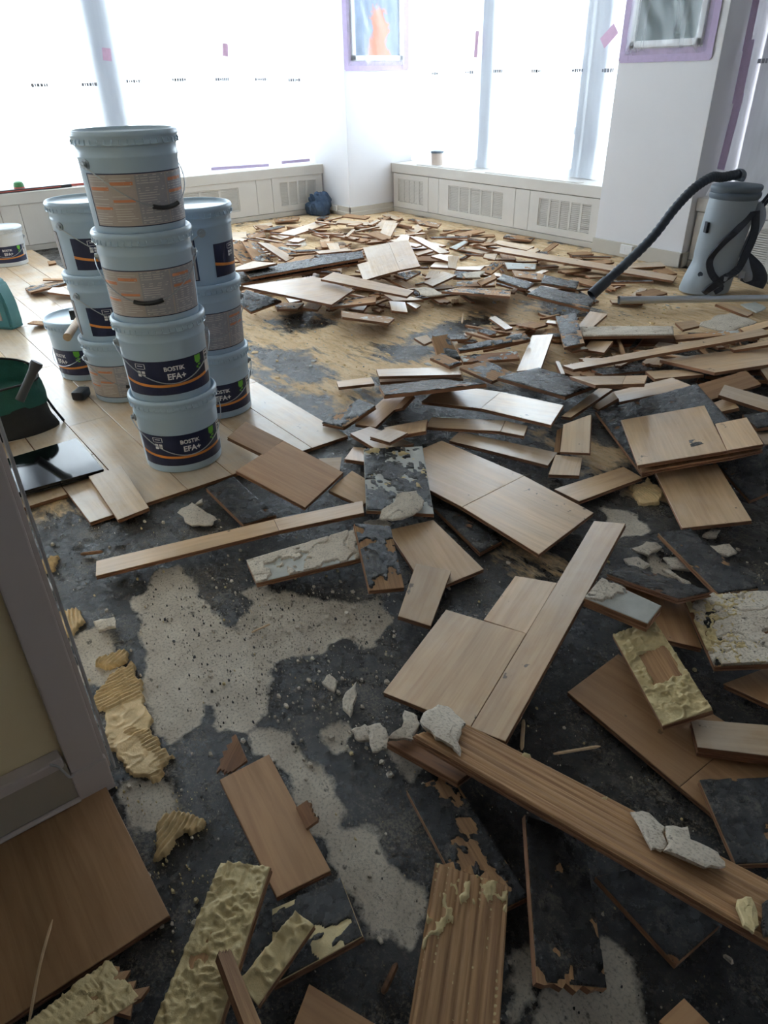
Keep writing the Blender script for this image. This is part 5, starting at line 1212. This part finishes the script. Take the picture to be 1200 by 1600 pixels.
sc_ = fl((343, 636), TH)[:2]; SC3 = [(sc_[0], sc_[1]), (sc_[0]+.002, sc_[1]+.002), (sc_[0], sc_[1]+.003)]
pail((*SC3[0], Z0), todir(*SC3[0], 5), 'bottom pail of the stack of three nearest the rubble')
pail((*SC3[1], Z0+PH), todir(*SC3[1], 8), 'middle pail with pale text label in the stack nearest the rubble', info=True, bail=-.1)
pail((*SC3[2], Z0+2*PH), todir(*SC3[2], 104), 'top pail of the stack of three nearest the rubble', bail=-3.2)
lo_ = fl((143, 580), TH)[:2]
pail((*lo_, Z0), todir(*lo_, -58), 'single light blue pail with a hammer lying on its lid')
fw_ = fl((16, 412), TH)[:2]
pail((*fw_, Z0), todir(*fw_, 0), 'single white pail standing alone by the radiator covers', body='pail_white')

# hammer lying on the single pail
hz = Z0+.3085
A = fl((105, 527), hz+.03); Bq = fl((127, 493), hz+.025); u = (Bq-A)/np.linalg.norm(Bq-A)
ham = empty('club_hammer', tuple(Bq)); tag(ham, 'club hammer with wooden handle lying on a pail lid', 'hammer')
hd = MB().tube([A-Bq, (A-Bq)*.6, (A-Bq)*.2, u*.03], [.019, .0185, .017, .015], 14); hf = hd.build('handle', M['haft'], ham); auto_smooth(hf)
sv = np.cross(u, [0, 0, 1]); sv /= np.linalg.norm(sv)
hb = MB(); V = []
for du in (.0, .05):
    for dv, dz in ((-.055, -.02), (.055, -.02), (.055, .028), (-.055, .028)): V.append(u*du+sv*dv+np.array([0, 0, dz]))
hb.add(V, [(0, 3, 2, 1), (4, 5, 6, 7), (0, 1, 5, 4), (1, 2, 6, 5), (2, 3, 7, 6), (3, 0, 4, 7)]); hb.build('head', M['black'], ham)

# small tape measure under the stack
tm = fl((127, 616), TH+.02); o = MB().cbox((-.045, -.03, -.02), (.045, .03, .025), .012).build('tape_measure', M['black']); o.location = tuple(tm+np.array([0, 0, .002])); o.rotation_euler = (0, 0, 2.4)
tag(o, 'small dark tape measure beside the stack of three next to the hammer pail', 'tape measure'); MB().cbox((.02, -.022, -.012), (.05, .022, .02), .006).build('case_band', M['green'], o)

# ---------------------------------------------------------------- polished black slab
B('face', .032+TH, 'polished black slab lying at the edge of the laid boards', [[(120,684),(162,733),(12,774),(-25,727)]], th=.022, top='gloss', name='black_slab', tilt=.02)
sl = bpy.data.objects['black_slab']; sl.data.materials[1] = M['gloss']; sl['category'] = 'slab'

# ---------------------------------------------------------------- tool bag
bc = fl((16, 668), TH); bag = empty('tool_bag', (bc[0], bc[1], TH+.001), math.atan2(-bc[1], -bc[0])); bag.scale = (.95, .95, .80); tag(bag, 'black and green canvas tool bag on the laid boards', 'tool bag')
def bagmesh(z0, z1, r0, r1, n, seed, flare=0.0):
    V = []; nu, nv = 40, 14
    for j in range(nv):
        t = j/(nv-1); z = z0+(z1-z0)*t; r = r0+(r1-r0)*t
        for i in range(nu):
            a = 2*math.pi*i/nu; w = 1+.09*(float(vn(math.cos(a)*2.2+5, math.sin(a)*2.2+t*3, seed))-.5)*2
            sq = (abs(math.cos(a))**3+abs(math.sin(a))**3)**(-1/3)
            V.append((r*sq*w*.86*math.cos(a), r*sq*w*math.sin(a), z+(.02*math.sin(2*a+1)-.035*math.cos(a))*(z/.3)))
    Fs = [(j*nu+i, j*nu+(i+1) % nu, (j+1)*nu+(i+1) % nu, (j+1)*nu+i) for j in range(nv-1) for i in range(nu)]
    return V, Fs, nu
V, Fs, nu = bagmesh(0, .17, .205, .180, 1, 60); Fs.append(tuple(range(nu))[::-1]); mobj('bag_base', V, Fs, M['bagblack'], bag, None, True)
V, Fs, nu = bagmesh(.155, .30, .186, .180, 1, 61); mobj('bag_top', V, Fs, M['baggreen'], bag, None, True)
V, Fs, nu = bagmesh(.30, .18, .172, .160, 1, 61); Fs.append(tuple(range(13*nu, 14*nu))); mobj('bag_lining', V, Fs, M['baggreen'], bag, None, True)
rim = [( (.182*(abs(math.cos(a))**3+abs(math.sin(a))**3)**(-1/3))*.86*math.cos(a), (.182*(abs(math.cos(a))**3+abs(math.sin(a))**3)**(-1/3))*math.sin(a), .302+.02*math.sin(2*a+1)-.035*math.cos(a)) for a in np.linspace(0, 2*math.pi, 41)]
MB().tube(rim, .006, 6).build('rim_binding', M['bagblack'], bag)
MB().ribbon(smooth_pts([(-.02, .165, .27), (.02, .185, .16), (.05, .215, .06), (.09, .235, .012)], 5), .035, .004, (1, .3, 0)).build('strap', M['strap'], bag)
tr = empty('trowel', (bc[0], bc[1], .2)); tag(tr, 'dark tool handle sticking up out of the tool bag', 'trowel')
ta = fl((37, 612), .235); tb = on_x((58, 566), ta[0]); tb = ta+(tb-ta)*1.0
hp = [ta+(tb-ta)*k for k in (-.3, 0, .3, .7, .92, 1.0)]
auto_smooth(MB().tube([p_-np.array([bc[0], bc[1], .2]) for p_ in hp], [.019, .018, .018, .019, .026, .024], 14).build('handle', M['grey'], tr))
# ---------------------------------------------------------------- teal case
tc_ = fl((-12, 510), TH); te = empty('tool_case', (tc_[0], tc_[1], TH+.001), HEAD-math.pi/2-.25); te.scale = (1, 1, 1.2); tag(te, 'teal plastic tool case standing on the laid boards', 'tool case')
c_ = MB(); prof = [(-.20, 0), (.20, 0), (.205, .02), (.20, .14), (.165, .24), (.12, .262), (-.20, .262)]
V = [(x_, -.06, z_) for x_, z_ in prof]+[(x_, .06, z_) for x_, z_ in prof]; n = len(prof)
c_.add(V, [tuple(range(n)), tuple(range(n, 2*n))[::-1]]+[(i, n+i, n+(i+1) % n, (i+1) % n) for i in range(n)])
bm = bmesh.new(); ob = c_.build('shell', M['teal'], te); bm.from_mesh(ob.data); bmesh.ops.recalc_face_normals(bm, faces=bm.faces); bmesh.ops.bevel(bm, geom=list(bm.edges), offset=.016, segments=3, affect='EDGES'); bm.to_mesh(ob.data); bm.free(); auto_smooth(ob)
MB().cbox((.04, -.068, .05), (.15, -.055, .10), .004).build('latch', M['info'], te)
MB().tube(smooth_pts([(-.08, 0, .258), (-.07, 0, .30), (.03, 0, .30), (.04, 0, .258)], 5), .012, 8).build('handle', M['black'], te)

# ---------------------------------------------------------------- backpack vacuum, hose and pipe
vb = fl((1106, 456), 0.0); vz = .012
vac = empty('backpack_vacuum', (vb[0], vb[1], vz), math.atan2(RT[1], RT[0])); tag(vac, 'grey backpack vacuum cleaner with dark lid and harness', 'vacuum cleaner')
# local x = picture right, local y = away from camera
prof = [(.168, 0, -.035), (.172, .02, -.033), (.168, .08, -.022), (.160, .14, -.010), (.152, .19, .0), (.150, .22, .004), (.153, .26, .004), (.156, .34, .012), (.158, .45, .022), (.158, .56, .032), (.157, .62, .038)]
V = []; nn = 44
for r, z, sx in prof:
    for k in range(nn):
        a = 2*math.pi*k/nn; V.append((sx+r*math.cos(a), r*.82*math.sin(a), z))
Fs = [(i*nn+k, i*nn+(k+1) % nn, (i+1)*nn+(k+1) % nn, (i+1)*nn+k) for i in range(len(prof)-1) for k in range(nn)]; Fs.append(tuple(range(nn))[::-1]); Fs.append(tuple((len(prof)-1)*nn+k for k in range(nn)))
auto_smooth(mobj('shell', V, Fs, M['vac'], vac), 50)
lx = .040
auto_smooth(MB().lathe([(.150, .60), (.164, .615), (.167, .63), (.164, .645), (.156, .650), (.160, .655), (.166, .668), (.166, .682), (.158, .690), (.10, .697), (0, .700)], 44, c=(lx, 0, 0), sy=.84).build('lid', M['vaclid'], vac), 45)
MB().tube([(-.115, -.085, .135), (-.123, -.098, .135)], .017, 14).build('knob', M['hose'], vac)
MB().cbox((-.138, -.075, .40), (-.120, -.03, .47), .004).build('latch', M['strap'], vac)
hr = MB()
hr.ribbon(smooth_pts([(.13, -.115, .53), (.05, -.140, .44), (-.04, -.140, .34), (-.09, -.125, .24), (-.07, -.135, .16), (-.02, -.15, .10)], 6), .045, .012, (1, 0, .8)); hr.build('shoulder_strap', M['strap'], vac)
MB().ribbon(smooth_pts([(.155, -.10, .54), (.175, -.11, .40), (.15, -.12, .28), (.11, -.13, .17), (.03, -.15, .12), (-.06, -.15, .05), (-.09, -.14, .015)], 6), .05, .014, (1, 0, .4)).build('waist_strap', M['strap'], vac)
MB().ribbon(smooth_pts([(-.05, -.15, .12), (.02, -.155, .06), (-.02, -.15, .02)], 5), .03, .01, (0, 0, 1)).build('belt_end', M['strap'], vac)
bp_ = MB(); P_ = smooth_pts([(.20, -.02, .58), (.23, -.03, .48), (.205, -.03, .36), (.18, -.03, .26), (.21, -.04, .16), (.25, -.05, .08)], 6); n = len(P_)
bp_.tube(P_, [.032+.004*math.sin(i/n*9) for i in range(n)], 10); auto_smooth(bp_.build('back_pad', M['frame'], vac))
hp_ = MB(); W_ = smooth_pts([(.20, -.02, .24), (.24, -.02, .19), (.285, -.02, .13), (.30, -.02, .08), (.29, -.02, .04)], 6); n = len(W_)
hp_.tube(W_, [.03+.055*min(1, i/n*1.4) for i in range(n)], 14); auto_smooth(hp_.build('hip_pad', M['strap'], vac))
MB().tube(smooth_pts([(.20, -.04, .56), (.25, -.04, .64), (.31, -.04, .735), (.325, -.04, .72), (.28, -.04, .64), (.22, -.04, .55)], 6), .011, 8).build('carry_handle', M['strap'], vac)
cl = MB(); cl.cbox((.13, -.135, .11), (.17, -.115, .16), .004).cbox((.02, -.165, .10), (.05, -.15, .13), .004); cl.build('buckle', M['frame'], vac)
# hose in the upright plane between vacuum lid and its mouth on the rubble
top = np.array([vb[0], vb[1], 0])+lx*np.array([RT0[0], RT0[1], 0]); end = fl((921, 470), .09)
nrm = np.cross(end-np.array([top[0], top[1], end[2]]), [0, 0, 1]); nrm /= np.linalg.norm(nrm)
def on_v(px): d_ = ray(px); t_ = ((top-CP)@nrm)/(d_@nrm); return CP+d_*t_
hpts = [np.array([top[0], top[1], vz+.7125]), np.array([top[0], top[1], vz+.750])]+[on_v(q) for q in ((1128, 277), (1112, 277), (1085, 294), (1055, 325), (1020, 370), (980, 410), (950, 437), (924, 461))]
hose = tag(empty('suction_hose', tuple(hpts[-1])), 'dark corrugated suction hose arching from the vacuum lid to the rubble', 'hose')
sp = [p_-hpts[-1] for p_ in smooth_pts(hpts, 16)]
auto_smooth(MB().tube(sp, [.030+.0022*math.sin(i*2.1) for i in range(len(sp))], 14, cap=False).build('corrugated_tube', M['hose'], hose), 60)
auto_smooth(MB().tube(sp[:20], .036, 14).build('elbow', M['vaclid'], hose), 60)
auto_smooth(MB().tube(sp[-16:], .036, 16, cap=False).build('cuff', M['hose'], hose), 60)
pa = fl((967, 469), .070); pb = fl((1260, 465), .062)
pipe = tag(empty('vacuum_pipe', tuple(pa)), 'aluminium vacuum pipe lying in front of the vacuum cleaner', 'pipe')
auto_smooth(MB().tube([np.zeros(3), (pb-pa)*.48, (pb-pa)*.485, pb-pa], [.024, .024, .0215, .0215], 18, cap=False).build('tube', M['alu'], pipe), 50)
MB().tube([(pb-pa)*.0, (pb-pa)*.012], .0265, 18, cap=False).build('end_ring', M['alu'], pipe)

# ---------------------------------------------------------------- small things on the sills and in the corner
zs = .515
A = np.array([-7.725, px_y((0, 292), -7.725), zs+.011]); Bq = np.array([-7.745, px_y((132, 282), -7.745), zs+.011])
o = MB().cbox((0, -.012, -.011), (float(np.linalg.norm(Bq-A))*.5, .012, .011), .003).build('red_rod', M['red']); o.location = tuple(A+(Bq-A)*.5); o.rotation_euler = (0, 0, math.atan2((Bq-A)[1], (Bq-A)[0])); tag(o, 'thin red rod lying along the window sill', 'rod')
o = MB().cbox((-.6, -.02, -.012), (.5, .02, .012), .003).build('spirit_level', M['black']); o.location = (-7.69, px_y((25, 294), -7.69), zs+.0125); o.rotation_euler = (0, 0, math.pi/2+.06); tag(o, 'long dark spirit level on the window sill', 'level'); MB().cbox((-.5, -.021, -.004), (.4, .021, .004), .002).build('red_inlay', M['red'], o)
gc = (-7.748, px_y((28, 285), -7.748)); o = MB().lathe([(0, 0), (.05, .0), (.068, .015), (.072, .05), (.06, .085), (.03, .095), (0, .097)], 14).build('tape_roll', M['green']); o.location = (gc[0], gc[1], zs+.001); o.scale = (.52, .65, .85); tag(o, 'green rounded tool standing on the window sill', 'tool'); MB().lathe([(.073, .02), (.076, .03), (.073, .04)], 14).build('grip_band', M['red'], o)
jc = (px_x((683, 252), 5.69), 5.69); jar = tag(empty('plastic_tub', (jc[0], jc[1], zs+.001)), 'small plastic tub with dark lid on the sill between pillar and column', 'tub')
auto_smooth(MB().lathe([(0, 0), (.058, 0), (.062, .004), (.068, .12), (.068, .125)], 24).build('body', M['jar'], jar)); auto_smooth(MB().lathe([(.066, .118), (.073, .12), (.073, .138), (.066, .142), (0, .142)], 24).build('lid', M['vaclid'], jar))
for pxs, lb in (([(655,249),(695,247),(735,257),(692,259)], 'flat vent plate on the sill beside the plastic tub'), ([(762,264),(790,262),(910,272),(896,277)], 'flat vent plate on the sill near the column')):
    xa, xb = px_x(pxs[0], 5.57), px_x(pxs[2], 5.57); P3, c, x, y, n = frame_of([(xa, 5.53, zs+.0075), (xb, 5.53, zs+.0075), (xb, 5.605, zs+.0075), (xa, 5.605, zs+.0075)]); loc = [np.array([(p_-c)@x, (p_-c)@y]) for p_ in P3]
    o = board_mesh('vent_plate', loc, .006, 'trim', None, False, 'trim'); place(o, c, x, y, np.array([0, 0, 1.0])); tag(o, lb, 'vent plate')
    ins = inset(loc, .02); b_ = board_mesh('slot', ins, .002, 'track', o, False, 'track'); b_.location = (0, 0, .0012)
cc = fl((503, 330), .0); rngc = random.Random(8); bm = bmesh.new(); bmesh.ops.create_icosphere(bm, subdivisions=4, radius=.13)
for v in bm.verts:
    d_ = v.co.normalized(); k_ = .55+.9*float(fbm(d_.x*2.6+4, d_.y*2.6+d_.z*2.2, 77, 3)); v.co = Vector((d_.x*.13*k_, d_.y*.13*k_, max(0.0, .09+d_.z*.15*k_)))
me_ = bpy.data.meshes.new('crumpled_cloth'); bm.to_mesh(me_); bm.free(); me_.materials.append(M['blue']); o = link(bpy.data.objects.new('crumpled_cloth', me_)); o.location = (-7.50, 4.72, 0.004); tag(o, 'crumpled blue cloth against the corner pillar', 'cloth')
